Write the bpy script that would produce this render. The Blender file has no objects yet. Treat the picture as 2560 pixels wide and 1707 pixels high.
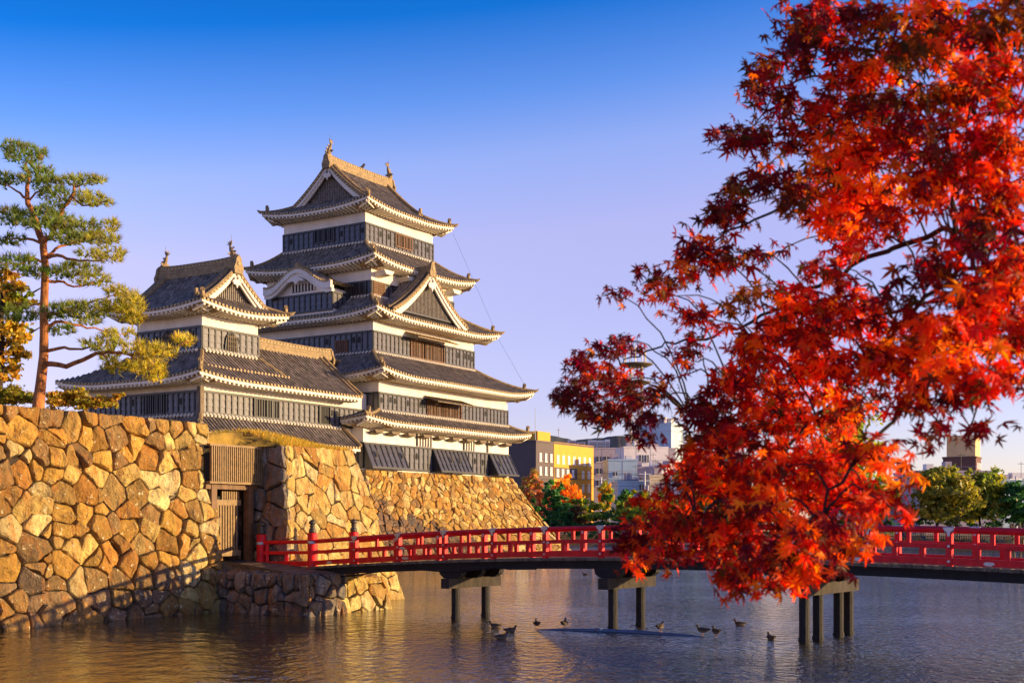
import bpy, math, random
from mathutils import Vector, Matrix, noise
from math import sin, cos, pi, radians, sqrt, atan2
random.seed(7)
S = bpy.context.scene
# ------------------------------------------------------------------ camera, sky, sun, exposure
F = 3050.0; HY = 1302.0; CH = 2.5
cam = bpy.data.cameras.new("camera"); camo = bpy.data.objects.new("camera", cam); S.collection.objects.link(camo)
camo.location = (0, 0, CH); camo.rotation_euler = (pi/2, 0, 0)
cam.sensor_width = 36; cam.lens = 36*F/2560; cam.shift_y = (HY-853.5)/2560
cam.clip_start = 0.1; cam.clip_end = 20000
cam.dof.use_dof = True; cam.dof.focus_distance = 48; cam.dof.aperture_fstop = 4.2
S.camera = camo
SUN_EL = radians(8.5); SUN_ROT = radians(95.0)
w = bpy.data.worlds.new("World"); S.world = w; w.use_nodes = True
nt = w.node_tree; bg = nt.nodes['Background']
sk = nt.nodes.new('ShaderNodeTexSky'); sk.sky_type = 'NISHITA'; sk.sun_disc = False
sk.sun_elevation = SUN_EL; sk.sun_rotation = SUN_ROT; sk.air_density = 1.0; sk.dust_density = 0.3; sk.ozone_density = 3.0
tc = nt.nodes.new('ShaderNodeTexCoord'); sx = nt.nodes.new('ShaderNodeSeparateXYZ'); rp = nt.nodes.new('ShaderNodeValToRGB')
vd = nt.nodes.new('ShaderNodeVectorMath'); vd.operation = 'DOT_PRODUCT'; vd.inputs[1].default_value = (-.10, 0, 1)     # sky is paler on the sunset side
nt.links.new(tc.outputs['Generated'], vd.inputs[0]); nt.links.new(vd.outputs['Value'], rp.inputs[0])
SKYSTOPS = [(0.0, (1.6, 1.24, 1.62)), (.085, (1.75, 1.15, 1.58)), (.165, (2.2, 1.27, 1.58)), (.227, (2.65, 1.42, 1.67)), (.287, (2.1, 1.45, 1.85)), (.33, (1.0, 1.15, 1.85)), (.39, (.07, .72, 1.6)), (.48, (.04, .40, 1.0)), (1, (.08, .25, .6))]
for i, (p, c) in enumerate(SKYSTOPS):
    e = rp.color_ramp.elements[i] if i < 2 else rp.color_ramp.elements.new(p)
    e.position = p; e.color = (*c, 1)
mx = nt.nodes.new('ShaderNodeMix'); mx.data_type = 'RGBA'; mx.blend_type = 'MULTIPLY'; mx.inputs[0].default_value = 1
nt.links.new(sk.outputs[0], mx.inputs[6]); nt.links.new(rp.outputs[0], mx.inputs[7]); nt.links.new(mx.outputs[2], bg.inputs[0])
bg.inputs[1].default_value = 0.13
sl = bpy.data.lights.new("sun", 'SUN'); sl.energy = 5.0; sl.angle = radians(.5); sl.color = (1, .69, .31)
so = bpy.data.objects.new("sun", sl); S.collection.objects.link(so)
SD = Vector((sin(SUN_ROT)*cos(SUN_EL), cos(SUN_ROT)*cos(SUN_EL), sin(SUN_EL)))
so.rotation_euler = SD.to_track_quat('Z', 'Y').to_euler(); so.location = (60, -10, 30)
S.view_settings.view_transform = 'Standard'; S.view_settings.look = 'None'
S.view_settings.exposure = 0.68; S.view_settings.gamma = 1
S.cycles.max_bounces = 6; S.cycles.transparent_max_bounces = 6

def at(x, y, D): return Vector(((x-1280)/F*D, D, CH+(HY-y)/F*D))

# ------------------------------------------------------------------ mesh helpers
class MB:
    def __init__(s): s.v = []; s.f = []; s.c = []; s.m = []; s.a = []
    def add(s, vs, fs, col=None, mat=0, att=None):
        n = len(s.v); s.v += [tuple(p) for p in vs]
        s.a += att if att else [(0, 0, 0)]*len(vs)
        for f in fs: s.f.append([n+i for i in f]); s.c.append(col or (1, 1, 1)); s.m.append(mat)
        return s
    def obox(s, p, x, y, z, col=None, mat=0):
        "box from corner p with edge vectors x, y, z"
        p = Vector(p); x = Vector(x); y = Vector(y); z = Vector(z)
        if x.cross(y).dot(z) < 0: x, y = y, x
        return s.add([p, p+x, p+x+y, p+y, p+z, p+x+z, p+x+y+z, p+y+z],
                     [(3, 2, 1, 0), (4, 5, 6, 7), (0, 1, 5, 4), (1, 2, 6, 5), (2, 3, 7, 6), (3, 0, 4, 7)], col, mat)
    def box(s, x0, x1, y0, y1, z0, z1, col=None, mat=0):
        return s.obox((x0, y0, z0), (x1-x0, 0, 0), (0, y1-y0, 0), (0, 0, z1-z0), col, mat)
    def tube(s, pts, rad, n=6, col=None, mat=0, cap=True):
        pts = [Vector(p) for p in pts]; N = len(pts)
        if not isinstance(rad, (list, tuple)): rad = [rad]*N
        vs = []; prev = None
        for i, p in enumerate(pts):
            t = (pts[min(i+1, N-1)]-pts[max(i-1, 0)])
            t = t.normalized() if t.length > 1e-9 else Vector((0, 0, 1))
            if prev is None: u = t.cross(Vector((0, 0, 1)) if abs(t.z) < .9 else Vector((1, 0, 0))).normalized()
            else:
                u = prev-t*prev.dot(t); u = u.normalized() if u.length > 1e-6 else t.orthogonal().normalized()
            prev = u; v_ = t.cross(u)
            for k in range(n):
                a = 2*pi*k/n; vs.append(p+(u*cos(a)+v_*sin(a))*rad[i])
        fs = [(i*n+k, i*n+(k+1) % n, (i+1)*n+(k+1) % n, (i+1)*n+k) for i in range(N-1) for k in range(n)]
        if cap: fs += [tuple(range(n))[::-1], tuple(range((N-1)*n, N*n))]
        return s.add(vs, fs, col, mat)
    def lathe(s, c, prof, n=12, col=None, mat=0):
        c = Vector(c)
        vs = [c+Vector((r*cos(2*pi*k/n), r*sin(2*pi*k/n), z)) for r, z in prof for k in range(n)]
        N = len(prof)
        fs = [(i*n+k, i*n+(k+1) % n, (i+1)*n+(k+1) % n, (i+1)*n+k) for i in range(N-1) for k in range(n)]
        fs += [tuple(range(n))[::-1], tuple(range((N-1)*n, N*n))]
        return s.add(vs, fs, col, mat)
    def disc(s, c, nrm, r, th, n=7, col=None, mat=0):
        nrm = Vector(nrm).normalized(); return s.tube([Vector(c)-nrm*th, Vector(c)], r, n, col, mat)
    def prism(s, poly, d, col=None, mat=0):
        "3D planar polygon extruded by vector d"
        n = len(poly); d = Vector(d); poly = [Vector(p) for p in poly]
        vs = poly+[p+d for p in poly]
        return s.add(vs, [tuple(range(n))[::-1], tuple(range(n, 2*n))]+[(i, (i+1) % n, n+(i+1) % n, n+i) for i in range(n)], col, mat)
    def build(s, name, mats, parent=None, off=(0, 0, 0), smooth=False, fixn=False):
        me = bpy.data.meshes.new(name); o_ = Vector(off)
        me.from_pydata([tuple(Vector(p)-o_) for p in s.v], [], s.f)
        if not isinstance(mats, (list, tuple)): mats = [mats]
        for m in mats: me.materials.append(m)
        me.polygons.foreach_set('material_index', s.m)
        if any(c != (1, 1, 1) for c in s.c):
            at_ = me.attributes.new('tint', 'FLOAT_COLOR', 'FACE')
            at_.data.foreach_set('color', [x for c in s.c for x in (c[0], c[1], c[2], 1)])
        if any(a != (0, 0, 0) for a in s.a):
            at_ = me.attributes.new('tile', 'FLOAT_VECTOR', 'POINT')
            at_.data.foreach_set('vector', [x for a in s.a for x in a])
        if smooth: me.polygons.foreach_set('use_smooth', [True]*len(s.f))
        if fixn:
            import bmesh
            bm = bmesh.new(); bm.from_mesh(me); bmesh.ops.recalc_face_normals(bm, faces=bm.faces); bm.to_mesh(me); bm.free()
        me.update()
        o = bpy.data.objects.new(name, me); S.collection.objects.link(o)
        if parent: o.parent = parent
        return o

def thing(name, label, cat, loc=(0, 0, 0), rz=0, group=None):
    o = bpy.data.objects.new(name, None); S.collection.objects.link(o); o.empty_display_size = .3
    o.location = loc; o.rotation_euler = (0, 0, rz); o['label'] = label; o['category'] = cat
    if group: o['group'] = group
    return o
def tag(o, label, cat, group=None):
    o['label'] = label; o['category'] = cat
    if group: o['group'] = group
    return o
def kind(o, k, label=None):
    o['kind'] = k
    if label: o['label'] = label
    return o

# ------------------------------------------------------------------ materials
def mat(name, col, rough=.7, var=.25, scale=3., bump=0., bscale=20., metal=0., spec=.5, tint=False, col2=None, tile=0, coat=0., stretch=None, detail=6):
    m = bpy.data.materials.new(name); m.use_nodes = True; t = m.node_tree; N = t.nodes; Lk = t.links
    b = N['Principled BSDF']; b.inputs['Roughness'].default_value = rough; b.inputs['Metallic'].default_value = metal
    b.inputs['Specular IOR Level'].default_value = spec; b.inputs['Coat Weight'].default_value = coat
    co = N.new('ShaderNodeTexCoord'); vec = co.outputs['Object']
    if stretch:
        mp = N.new('ShaderNodeMapping'); mp.inputs['Scale'].default_value = stretch; Lk.new(vec, mp.inputs[0]); vec = mp.outputs[0]
    nz = N.new('ShaderNodeTexNoise'); nz.inputs['Scale'].default_value = scale; nz.inputs['Detail'].default_value = detail; nz.inputs['Roughness'].default_value = .65
    Lk.new(vec, nz.inputs['Vector'])
    r = N.new('ShaderNodeValToRGB'); r.color_ramp.elements[0].position = .32; r.color_ramp.elements[1].position = .68
    c2 = col2 or tuple(min(1, c*(1+var)) for c in col); c1 = tuple(c*(1-var) for c in col)
    r.color_ramp.elements[0].color = (*c1, 1); r.color_ramp.elements[1].color = (*c2, 1)
    Lk.new(nz.outputs[0], r.inputs[0]); out = r.outputs[0]
    if tint:
        a = N.new('ShaderNodeAttribute'); a.attribute_name = 'tint'
        q = N.new('ShaderNodeMix'); q.data_type = 'RGBA'; q.blend_type = 'MULTIPLY'; q.inputs[0].default_value = 1
        Lk.new(out, q.inputs[6]); Lk.new(a.outputs['Color'], q.inputs[7]); out = q.outputs[2]
    Lk.new(out, b.inputs['Base Color'])
    h = None
    if bump:
        n2 = N.new('ShaderNodeTexNoise'); n2.inputs['Scale'].default_value = bscale; n2.inputs['Detail'].default_value = 8; n2.inputs['Roughness'].default_value = .7
        Lk.new(vec, n2.inputs['Vector']); bp = N.new('ShaderNodeBump'); bp.inputs['Strength'].default_value = bump; bp.inputs['Distance'].default_value = .05
        Lk.new(n2.outputs[0], bp.inputs['Height']); Lk.new(bp.outputs[0], b.inputs['Normal']); h = bp
    if tile:
        a = N.new('ShaderNodeAttribute'); a.attribute_name = 'tile'; sp = N.new('ShaderNodeSeparateXYZ'); Lk.new(a.outputs['Vector'], sp.inputs[0])
        d = N.new('ShaderNodeMath'); d.operation = 'DIVIDE'; d.inputs[1].default_value = tile; Lk.new(sp.outputs['Y'], d.inputs[0])
        fr = N.new('ShaderNodeMath'); fr.operation = 'FRACT'; Lk.new(d.outputs[0], fr.inputs[0])
        bp = N.new('ShaderNodeBump'); bp.inputs['Strength'].default_value = 1; bp.inputs['Distance'].default_value = .05; bp.invert = True
        Lk.new(fr.outputs[0], bp.inputs['Height']); Lk.new(bp.outputs[0], b.inputs['Normal'])
        if h: Lk.new(h.outputs[0], bp.inputs['Normal'])
        # single tiles differ a little in tone
        cb = N.new('ShaderNodeCombineXYZ'); f1 = N.new('ShaderNodeMath'); f1.operation = 'FLOOR'; Lk.new(d.outputs[0], f1.inputs[0])
        d2 = N.new('ShaderNodeMath'); d2.operation = 'DIVIDE'; d2.inputs[1].default_value = .3; Lk.new(sp.outputs['X'], d2.inputs[0])
        f2 = N.new('ShaderNodeMath'); f2.operation = 'FLOOR'; Lk.new(d2.outputs[0], f2.inputs[0]); Lk.new(f2.outputs[0], cb.inputs[0]); Lk.new(f1.outputs[0], cb.inputs[1])
        wn = N.new('ShaderNodeTexWhiteNoise'); Lk.new(cb.outputs[0], wn.inputs['Vector'])
        mr = N.new('ShaderNodeMapRange'); mr.inputs['To Min'].default_value = .65; mr.inputs['To Max'].default_value = 1.4; Lk.new(wn.outputs['Value'], mr.inputs['Value'])
        q = N.new('ShaderNodeMix'); q.data_type = 'RGBA'; q.blend_type = 'MULTIPLY'; q.inputs[0].default_value = 1
        Lk.new(out, q.inputs[6]); Lk.new(mr.outputs[0], q.inputs[7]); Lk.new(q.outputs[2], b.inputs['Base Color'])
    return m
def leafmat(name, trans=.4, rough=.5):
    m = bpy.data.materials.new(name); m.use_nodes = True; t = m.node_tree; N = t.nodes; Lk = t.links
    b = N['Principled BSDF']; b.inputs['Roughness'].default_value = rough; b.inputs['Specular IOR Level'].default_value = .3
    a = N.new('ShaderNodeAttribute'); a.attribute_name = 'tint'
    tr = N.new('ShaderNodeBsdfTranslucent'); ms = N.new('ShaderNodeMixShader'); ms.inputs[0].default_value = trans
    g = N.new('ShaderNodeHueSaturation'); g.inputs['Saturation'].default_value = 1.1; g.inputs['Value'].default_value = 1.9
    Lk.new(a.outputs['Color'], b.inputs['Base Color']); Lk.new(a.outputs['Color'], g.inputs['Color']); Lk.new(g.outputs[0], tr.inputs[0])
    Lk.new(b.outputs[0], ms.inputs[1]); Lk.new(tr.outputs[0], ms.inputs[2]); Lk.new(ms.outputs[0], N['Material Output'].inputs[0])
    return m
M = dict(
    plaster=mat('white_plaster', (.80, .74, .65), .85, .16, 1.0, .15, 8, stretch=(1, 1, .35), col2=(.86, .81, .73)),
    trim=mat('eave_plaster', (.80, .74, .62), .8, .1, 2),
    boards=mat('black_lacquered_boards', (.076, .074, .090), .36, .35, 4, .2, 12, stretch=(1, 1, 4), spec=.6),
    batten=mat('board_battens', (.022, .024, .030), .45, .3, 6),
    tile=mat('grey_roof_tile', (.034, .032, .038), .6, .35, 1.5, .2, 14, tile=.3, spec=.4), rib=mat('round_roof_tile', (.24, .20, .16), .6, .45, 3, .3, 14, tile=.3, spec=.4),  # lichen and sunlit highlights coloured into paler ribs, shade into dark pans
    ridge=mat('ridge_tile', (.27, .19, .09), .7, .4, 4, .4, 12),
    disc=mat('tile_end', (.38, .28, .14), .7, .35, 6),
    soffit=mat('aged_shaded_soffit', (.34, .22, .10), .9, .3, 3),  # aged brown, darkened so the shade between rafters sits in the colour
    gpanel=mat('weathered_gable_boards', (.20, .175, .15), .75, .4, 5, .3, 20),
    dark=mat('dark_opening', (.012, .011, .012), .8, .2),
    wood=mat('old_brown_wood', (.16, .085, .04), .65, .4, 6, .3, 25, stretch=(1, 1, .3)),
    orange=mat('warm_lattice_wood', (.17, .075, .028), .6, .35, 6, .2, 20),
    gatew=mat('gate_slats', (.24, .15, .06), .6, .35, 8, .2, 25),
    bronze=mat('aged_bronze', (.10, .085, .06), .45, .4, 9, .2, 20, metal=.5),
    red=mat('vermilion_paint', (.80, .010, .016), .42, .28, 3.5, .25, 22, spec=.3),
    steel=mat('zinc_fitting', (.42, .45, .50), .4, .2, 12, metal=.6),
    bwood=mat('black_bridge_timber', (.014, .012, .012), .75, .5, 7, .5, 30, stretch=(1, 1, .4)),
    gwood=mat('weathered_grey_timber', (.17, .13, .085), .8, .55, 5, .6, 30, stretch=(1, 1, .3)),
    gap=mat('dark_joint', (.035, .025, .015), .95, .5, 5),
    soil=mat('packed_earth', (.20, .14, .08), .95, .4, 4, .5, 30),
    grassbase=mat('turf', (.34, .22, .04), .95, .5, 2.5, .8, 40),
    bark=mat('pine_bark', (.46, .17, .05), .9, .6, 7, 1.0, 18, stretch=(1, 1, .35)),
    barkd=mat('dark_bark', (.035, .022, .018), .9, .5, 8, .8, 20),
    leaf=leafmat('leaves', .35), maple=leafmat('maple_leaves', .55, .45), needle=leafmat('pine_needles', .25),
    pipe=mat('blue_grey_pipe', (.09, .14, .24), .4, .2, 5),
)

def stonemat():
    m = mat('wall_stone', (.88, .84, .78), .9, .42, 2.6, 1.0, 14, tint=True, detail=8); t = m.node_tree; N = t.nodes; Lk = t.links; b = N['Principled BSDF']
    src = b.inputs['Base Color'].links[0].from_socket; co = [n for n in N if n.type == 'TEX_COORD'][0].outputs['Object']
    def layer(src, col, scale, lo, hi, stretch, fac):
        mp = N.new('ShaderNodeMapping'); mp.inputs['Scale'].default_value = stretch; Lk.new(co, mp.inputs[0]); nz = N.new('ShaderNodeTexNoise'); nz.inputs['Scale'].default_value = scale; nz.inputs['Detail'].default_value = 7; nz.inputs['Roughness'].default_value = .7
        Lk.new(mp.outputs[0], nz.inputs['Vector']); mr = N.new('ShaderNodeMapRange'); mr.inputs['From Min'].default_value = lo; mr.inputs['From Max'].default_value = hi; mr.inputs['To Max'].default_value = fac; Lk.new(nz.outputs[0], mr.inputs['Value'])
        q = N.new('ShaderNodeMix'); q.data_type = 'RGBA'; Lk.new(mr.outputs[0], q.inputs[0]); Lk.new(src, q.inputs[6]); q.inputs[7].default_value = (*col, 1); return q.outputs[2]
    s = layer(src, (.40, .16, .025), 2.2, .48, .64, (1.8, 1.8, .45), .75)      # rust streaks
    s = layer(s, (.08, .05, .03), 2.8, .53, .66, (2, 2, .5), .8)             # damp dark streaks
    s = layer(s, (.80, .70, .44), 7, .60, .66, (1, 1, 1), .8)              # lichen spots
    Lk.new(s, b.inputs['Base Color']); bp = b.inputs['Normal'].links[0].from_node; bp.inputs['Distance'].default_value = .075
    n2 = N.new('ShaderNodeTexNoise'); n2.inputs['Scale'].default_value = 3.5; n2.inputs['Detail'].default_value = 3; Lk.new(co, n2.inputs['Vector'])
    b2 = N.new('ShaderNodeBump'); b2.inputs['Strength'].default_value = .8; b2.inputs['Distance'].default_value = .14; Lk.new(n2.outputs[0], b2.inputs['Height']); Lk.new(b2.outputs[0], bp.inputs['Normal'])
    return m
M['stone'] = stonemat()
M['capw'] = mat('dark_pier_timber', (.042, .032, .024), .85, .6, 6, .6, 30, stretch=(1, 1, .3))
# ------------------------------------------------------------------ masonry: every stone is its own lump
def clip(poly, p, q, wp=0., wq=0.):
    nx = q[0]-p[0]; ny = q[1]-p[1]; l2 = nx*nx+ny*ny or 1e-9; f = max(.12, min(.88, .5+(wp-wq)/(2*l2))); mid = (p[0]+nx*f, p[1]+ny*f); out = []
    for i in range(len(poly)):
        a = poly[i]; b = poly[(i+1) % len(poly)]
        da = (a[0]-mid[0])*nx+(a[1]-mid[1])*ny; db = (b[0]-mid[0])*nx+(b[1]-mid[1])*ny
        if da <= 0: out.append(a)
        if (da < 0 < db) or (db < 0 < da):
            k = da/(da-db); out.append((a[0]+(b[0]-a[0])*k, a[1]+(b[1]-a[1])*k))
    return out
STONES_WARM = [(.78, .46, .08), (.64, .36, .06), (.84, .58, .16), (.54, .29, .05), (.42, .26, .09), (.95, .74, .30), (.52, .34, .10), (.70, .40, .07), (.44, .24, .05), (.58, .36, .09), (.66, .32, .05), (.34, .21, .08)]
STONES_PALE = [(.95, .74, .28), (.84, .60, .17), (.98, .82, .40), (.72, .48, .12), (.90, .67, .22), (.62, .38, .10), (.94, .70, .24), (.70, .38, .08)]
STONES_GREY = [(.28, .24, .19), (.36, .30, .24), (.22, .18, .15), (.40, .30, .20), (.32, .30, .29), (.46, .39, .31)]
def stones(mb, rng, P, W, H, size, pal, wob=.36, extra=.3, relief=.09, ragged=True, gap=.022, cornerR=False, cornerL=False, pal2=None, asp=1.2, tone=None):
    "P(s,t,d): wall point at s,t metres, d metres proud"
    seeds = []; rows = max(1, round(H/size)); rh = H/rows
    for r in range(rows):
        cols = max(1, round(W/(size*asp))); cw = W/cols; sh = rng.uniform(-.5, .5)
        for c in range(-1, cols+1):
            s = (c+.5+sh+rng.uniform(-wob, wob))*cw; t = (r+.5+rng.uniform(-wob, wob)*.55)*rh
            if cornerR and s > W-size*1.15: continue
            if cornerL and s < size*1.15: continue
            if -.3 < s < W+.3: seeds.append((s, t))
        if cornerR: seeds.append((W-size*(.75 if r % 2 else .45), (r+.5)*rh))
        if cornerL: seeds.append((size*(.75 if r % 2 else .45), (r+.5)*rh))
    for _ in range(int(len(seeds)*extra)): seeds.append((rng.uniform(0, W), rng.uniform(0, H)))
    wt = [rng.random()**1.8*(size*.78)**2 if (size*1.2 < p[0] < W-size*1.2 or not (cornerR or cornerL)) else (size*.3)**2 for p in seeds]
    for i, p in enumerate(seeds):
        poly = [(0, 0), (W, 0), (W, H), (0, H)]
        for j, q in enumerate(seeds):
            if i != j and abs(p[0]-q[0]) < size*3.4 and abs(p[1]-q[1]) < size*3.4:
                poly = clip(poly, p, q, wt[i], wt[j])
                if len(poly) < 3: break
        if len(poly) < 3: continue
        ch = []                                                # knock the corners off
        for k in range(len(poly)):
            a = poly[k]; b = poly[(k+1) % len(poly)]; ln = math.dist(a, b)
            if ln < .02: continue
            c = min(.28, rng.uniform(.03, .13)*size/ln)
            ch += [(a[0]+(b[0]-a[0])*c, a[1]+(b[1]-a[1])*c), (b[0]+(a[0]-b[0])*c, b[1]+(a[1]-b[1])*c)]
        poly = ch
        if len(poly) < 4: continue
        cx = sum(a[0] for a in poly)/len(poly); cy = sum(a[1] for a in poly)/len(poly)
        pts = []
        for k in range(len(poly)):
            a = poly[k]; b = poly[(k+1) % len(poly)]; ln = math.dist(a, b)
            if ln < .012: continue
            nn = max(1, int(ln/(size*.25))); pts.append(a)
            for u in range(1, nn):
                f = u/nn; wv = noise.noise(Vector(((a[0]+b[0])*3, (a[1]+b[1])*3, f*3)))*size*.10
                pts.append((a[0]+(b[0]-a[0])*f-(b[1]-a[1])/ln*wv, a[1]+(b[1]-a[1])*f+(b[0]-a[0])/ln*wv))
        n = len(pts)
        if n < 4: continue
        rmin = min(math.dist((cx, cy), a) for a in pts)
        if rmin < .04: continue
        pr = rng.uniform(.5, 1.3)*relief; g_ = gap*rng.uniform(.15, 1.3); sd = rng.uniform(0, 90)
        pl = []
        for _ in range(rng.choice((2, 3, 3, 4))):
            an = rng.uniform(0, 6.28); sl_ = rng.uniform(.15, .75)*relief*2.4; pl.append((cos(an)*sl_/size, sin(an)*sl_/size, rng.uniform(-.1, .35)*relief))
        base = rng.choice(pal)
        if tone: base = tone(cx, cy, base, rng)
        f = rng.uniform(.62, 1.08); base = tuple(min(.95, c*f) for c in base)
        vs = []; rings = [(g_, -.14), (g_+.004, -.01), (.04*rmin+g_, .55), (.13*rmin+g_, .9)]+[(-k_, 1) for k_ in (.74, .56, .38, .2)]; NR = len(rings)
        for ri, (ins, dd) in enumerate(rings):
            for (x, y) in pts:
                dx = x-cx; dy = y-cy; l = sqrt(dx*dx+dy*dy) or 1e-6; k = max(.1, 1-ins/l) if ins > 0 else -ins
                xx = cx+dx*k; yy = cy+dy*k; d = dd
                if ri >= 2:
                    v_ = Vector((xx*3.2/size, yy*3.2/size, sd)); f_ = min(q[0]*dx*k+q[1]*dy*k+q[2] for q in pl)
                    d = dd*(pr+f_)+relief*.30*noise.noise(v_)*(1 if ri > 2 else .4)
                vs.append(P(xx, yy, d))
        vs.append(vs[(NR-1)*n].lerp(vs[(NR-1)*n+n//2], .5))
        fs = []; cs = len(vs)-1
        for ri in range(NR-1):
            for k in range(n): fs.append((ri*n+k, ri*n+(k+1) % n, (ri+1)*n+(k+1) % n, (ri+1)*n+k))
        for k in range(n): fs.append(((NR-1)*n+k, (NR-1)*n+(k+1) % n, cs))
        mb.add(vs, fs, base)

def face_map(A, B, C, D, bow=0.):
    "A,B bottom left/right, C,D top left/right as seen from outside; returns P, W, H"
    A, B, C, D = map(Vector, (A, B, C, D)); W = ((B-A).length+(D-C).length)/2; H = ((C-A).length+(D-B).length)/2
    nrm = (B-A).cross(C-A).normalized()
    def P(s, t, d):
        u = s/W; v = t/H; p = A.lerp(B, u).lerp(C.lerp(D, u), v)
        return p+nrm*(d-bow*4*v*(1-v))
    return P, W, H, nrm

WC = Vector((-7.9, 34.18, 0)); R2 = Vector((.5225, .8526, 0)); L2 = Vector((-.8526, .5225, 0))
def wc(a, b, z): return WC+R2*a+L2*b+Vector((0, 0, z))
ROT = radians(58.5)
def backing(mb, P, W, H, d=-.06, n=6):
    vs = [P(W*i/n, H*j/n, d) for j in range(n+1) for i in range(n+1)]
    mb.add(vs, [(j*(n+1)+i, j*(n+1)+i+1, (j+1)*(n+1)+i+1, (j+1)*(n+1)+i) for j in range(n) for i in range(n)], (1, 1, 1), 1)
rng = random.Random(11)
# --- left rampart
def wet(lo):
    def f(cx, cy, base, r):
        if cy < lo+r.uniform(-.3, .4): return tuple(c*.62 for c in base)
        return base
    return f
t = thing('stone_rampart', 'tall golden stone rampart left of the wooden gate, with a pine growing on top', 'stone wall', wc(0, 0, 0))
mb = MB(); P, W, H, n = face_map(wc(-16, 0, -.6), wc(0.02, -.02, -.6), wc(-16, .68, 5.25), wc(-.28, .66, 5.25), .10)
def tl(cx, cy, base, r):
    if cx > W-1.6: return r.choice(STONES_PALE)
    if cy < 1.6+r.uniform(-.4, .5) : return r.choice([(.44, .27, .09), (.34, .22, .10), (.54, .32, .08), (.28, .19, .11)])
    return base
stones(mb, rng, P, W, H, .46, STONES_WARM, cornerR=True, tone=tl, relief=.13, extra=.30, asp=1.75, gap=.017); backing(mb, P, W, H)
mb.build('stone_face', [M['stone'], M['gap']], t, WC)
mb = MB(); P, W, H, n = face_map(wc(0, 0, -.6), wc(.15, 6, -.6), wc(-.28, .66, 5.2), wc(-.28, 6, 5.2)); stones(mb, rng, P, W, H, .7, STONES_PALE); backing(mb, P, W, H)
mb.build('end_face', [M['stone'], M['gap']], t, WC)
# --- gate bastion
t = thing('stone_bastion', 'pale block stone bastion between the wooden gate and the keep', 'stone wall', wc(1.3, -1.2, 0))
mb = MB(); P, W, H, n = face_map(wc(1.25, -1.2, -.6), wc(6.9, -1.2, -.6), wc(1.7, -.5, 4.7), wc(4.8, -.5, 4.7), .04)
stones(mb, rng, P, W, H, .46, STONES_PALE, cornerR=True, cornerL=True, extra=.35, relief=.055, asp=1.9, gap=.011); backing(mb, P, W, H)
mb.build('stone_face', [M['stone'], M['gap']], t, wc(1.3, -1.2, 0))
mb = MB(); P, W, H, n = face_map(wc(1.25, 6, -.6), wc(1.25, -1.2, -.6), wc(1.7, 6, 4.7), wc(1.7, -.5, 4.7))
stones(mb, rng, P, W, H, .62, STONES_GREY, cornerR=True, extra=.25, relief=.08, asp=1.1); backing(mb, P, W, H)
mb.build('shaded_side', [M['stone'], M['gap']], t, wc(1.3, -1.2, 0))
mb = MB(); P, W, H, n = face_map(wc(6.9, -1.2, -.6), wc(6.9, 20, -.6), wc(4.8, -.5, 4.7), wc(4.8, 20, 4.7)); stones(mb, rng, P, W, H, .8, STONES_PALE); backing(mb, P, W, H)
mb.build('far_side', [M['stone'], M['gap']], t, wc(1.3, -1.2, 0))
# footing ledge of lit stones at the waterline
mb = MB(); P, W, H, n = face_map(wc(.7, -3.5, -.5), wc(3.0, -3.55, -.5), wc(.7, -3.1, 1.0), wc(2.9, -3.1, .9), 0)
stones(mb, rng, P, W, H, .48, STONES_PALE, extra=.4, relief=.08); backing(mb, P, W, H)
P, W, H, n = face_map(wc(3.0, -3.55, -.5), wc(3.6, -1.2, -.5), wc(2.9, -3.1, .9), wc(3.2, -1.2, .9), 0)
stones(mb, rng, P, W, H, .5, STONES_PALE); backing(mb, P, W, H)
P, W, H, n = face_map(wc(.7, -3.1, 1.0), wc(2.9, -3.1, .9), wc(.7, -1.0, 1.15), wc(3.2, -1.0, 1.0), 0)
stones(mb, rng, P, W, H, .5, STONES_PALE, relief=.05); backing(mb, P, W, H)
mb.build('footing', [M['stone'], M['gap']], t, wc(1.3, -1.2, 0))
# --- abutment
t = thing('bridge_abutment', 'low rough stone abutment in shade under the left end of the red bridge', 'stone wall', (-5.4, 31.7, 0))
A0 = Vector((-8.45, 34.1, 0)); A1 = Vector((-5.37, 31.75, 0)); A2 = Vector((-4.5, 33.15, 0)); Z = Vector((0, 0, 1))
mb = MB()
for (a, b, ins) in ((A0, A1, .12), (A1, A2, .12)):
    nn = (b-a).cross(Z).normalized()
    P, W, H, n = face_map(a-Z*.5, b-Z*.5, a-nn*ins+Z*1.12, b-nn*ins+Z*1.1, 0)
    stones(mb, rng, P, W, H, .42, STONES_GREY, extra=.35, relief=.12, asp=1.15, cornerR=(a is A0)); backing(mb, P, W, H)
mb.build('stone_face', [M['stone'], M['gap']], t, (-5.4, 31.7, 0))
# path on top, rising to the gate
mb = MB(); bw_ = Vector((.6112, .7915, 0)); bd_ = Vector((.7915, -.6112, 0)); pth = [A0+bw_*.3+Z*1.08, A1+bw_*.32-bd_*.3+Z*1.06, A2-bd_*.3+Z*1.12, wc(1.3, -1.0, 1.3), wc(1.6, .2, 1.4), wc(1.6, 4, 1.5), wc(-.2, 4, 1.5), wc(-.1, .2, 1.4), wc(-.02, -.1, 1.2)]
mb.prism([p-Z*.9 for p in pth], Z*.9)
P, W, H, n = face_map(A0+bw_*.1+Z*1.08, A1+bw_*.1-bd_*.1+Z*1.06, A0+bw_*.6+Z*1.12, A1+bw_*.6-bd_*.1+Z*1.1, 0); kc = MB(); stones(kc, rng, P, W, H, .36, STONES_GREY, relief=.06); kc.build('kerb_stones', [M['stone'], M['gap']], t, (-5.4, 31.7, 0))
mb.build('path', [M['soil']], t, (-5.4, 31.7, 0), fixn=True)
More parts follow.
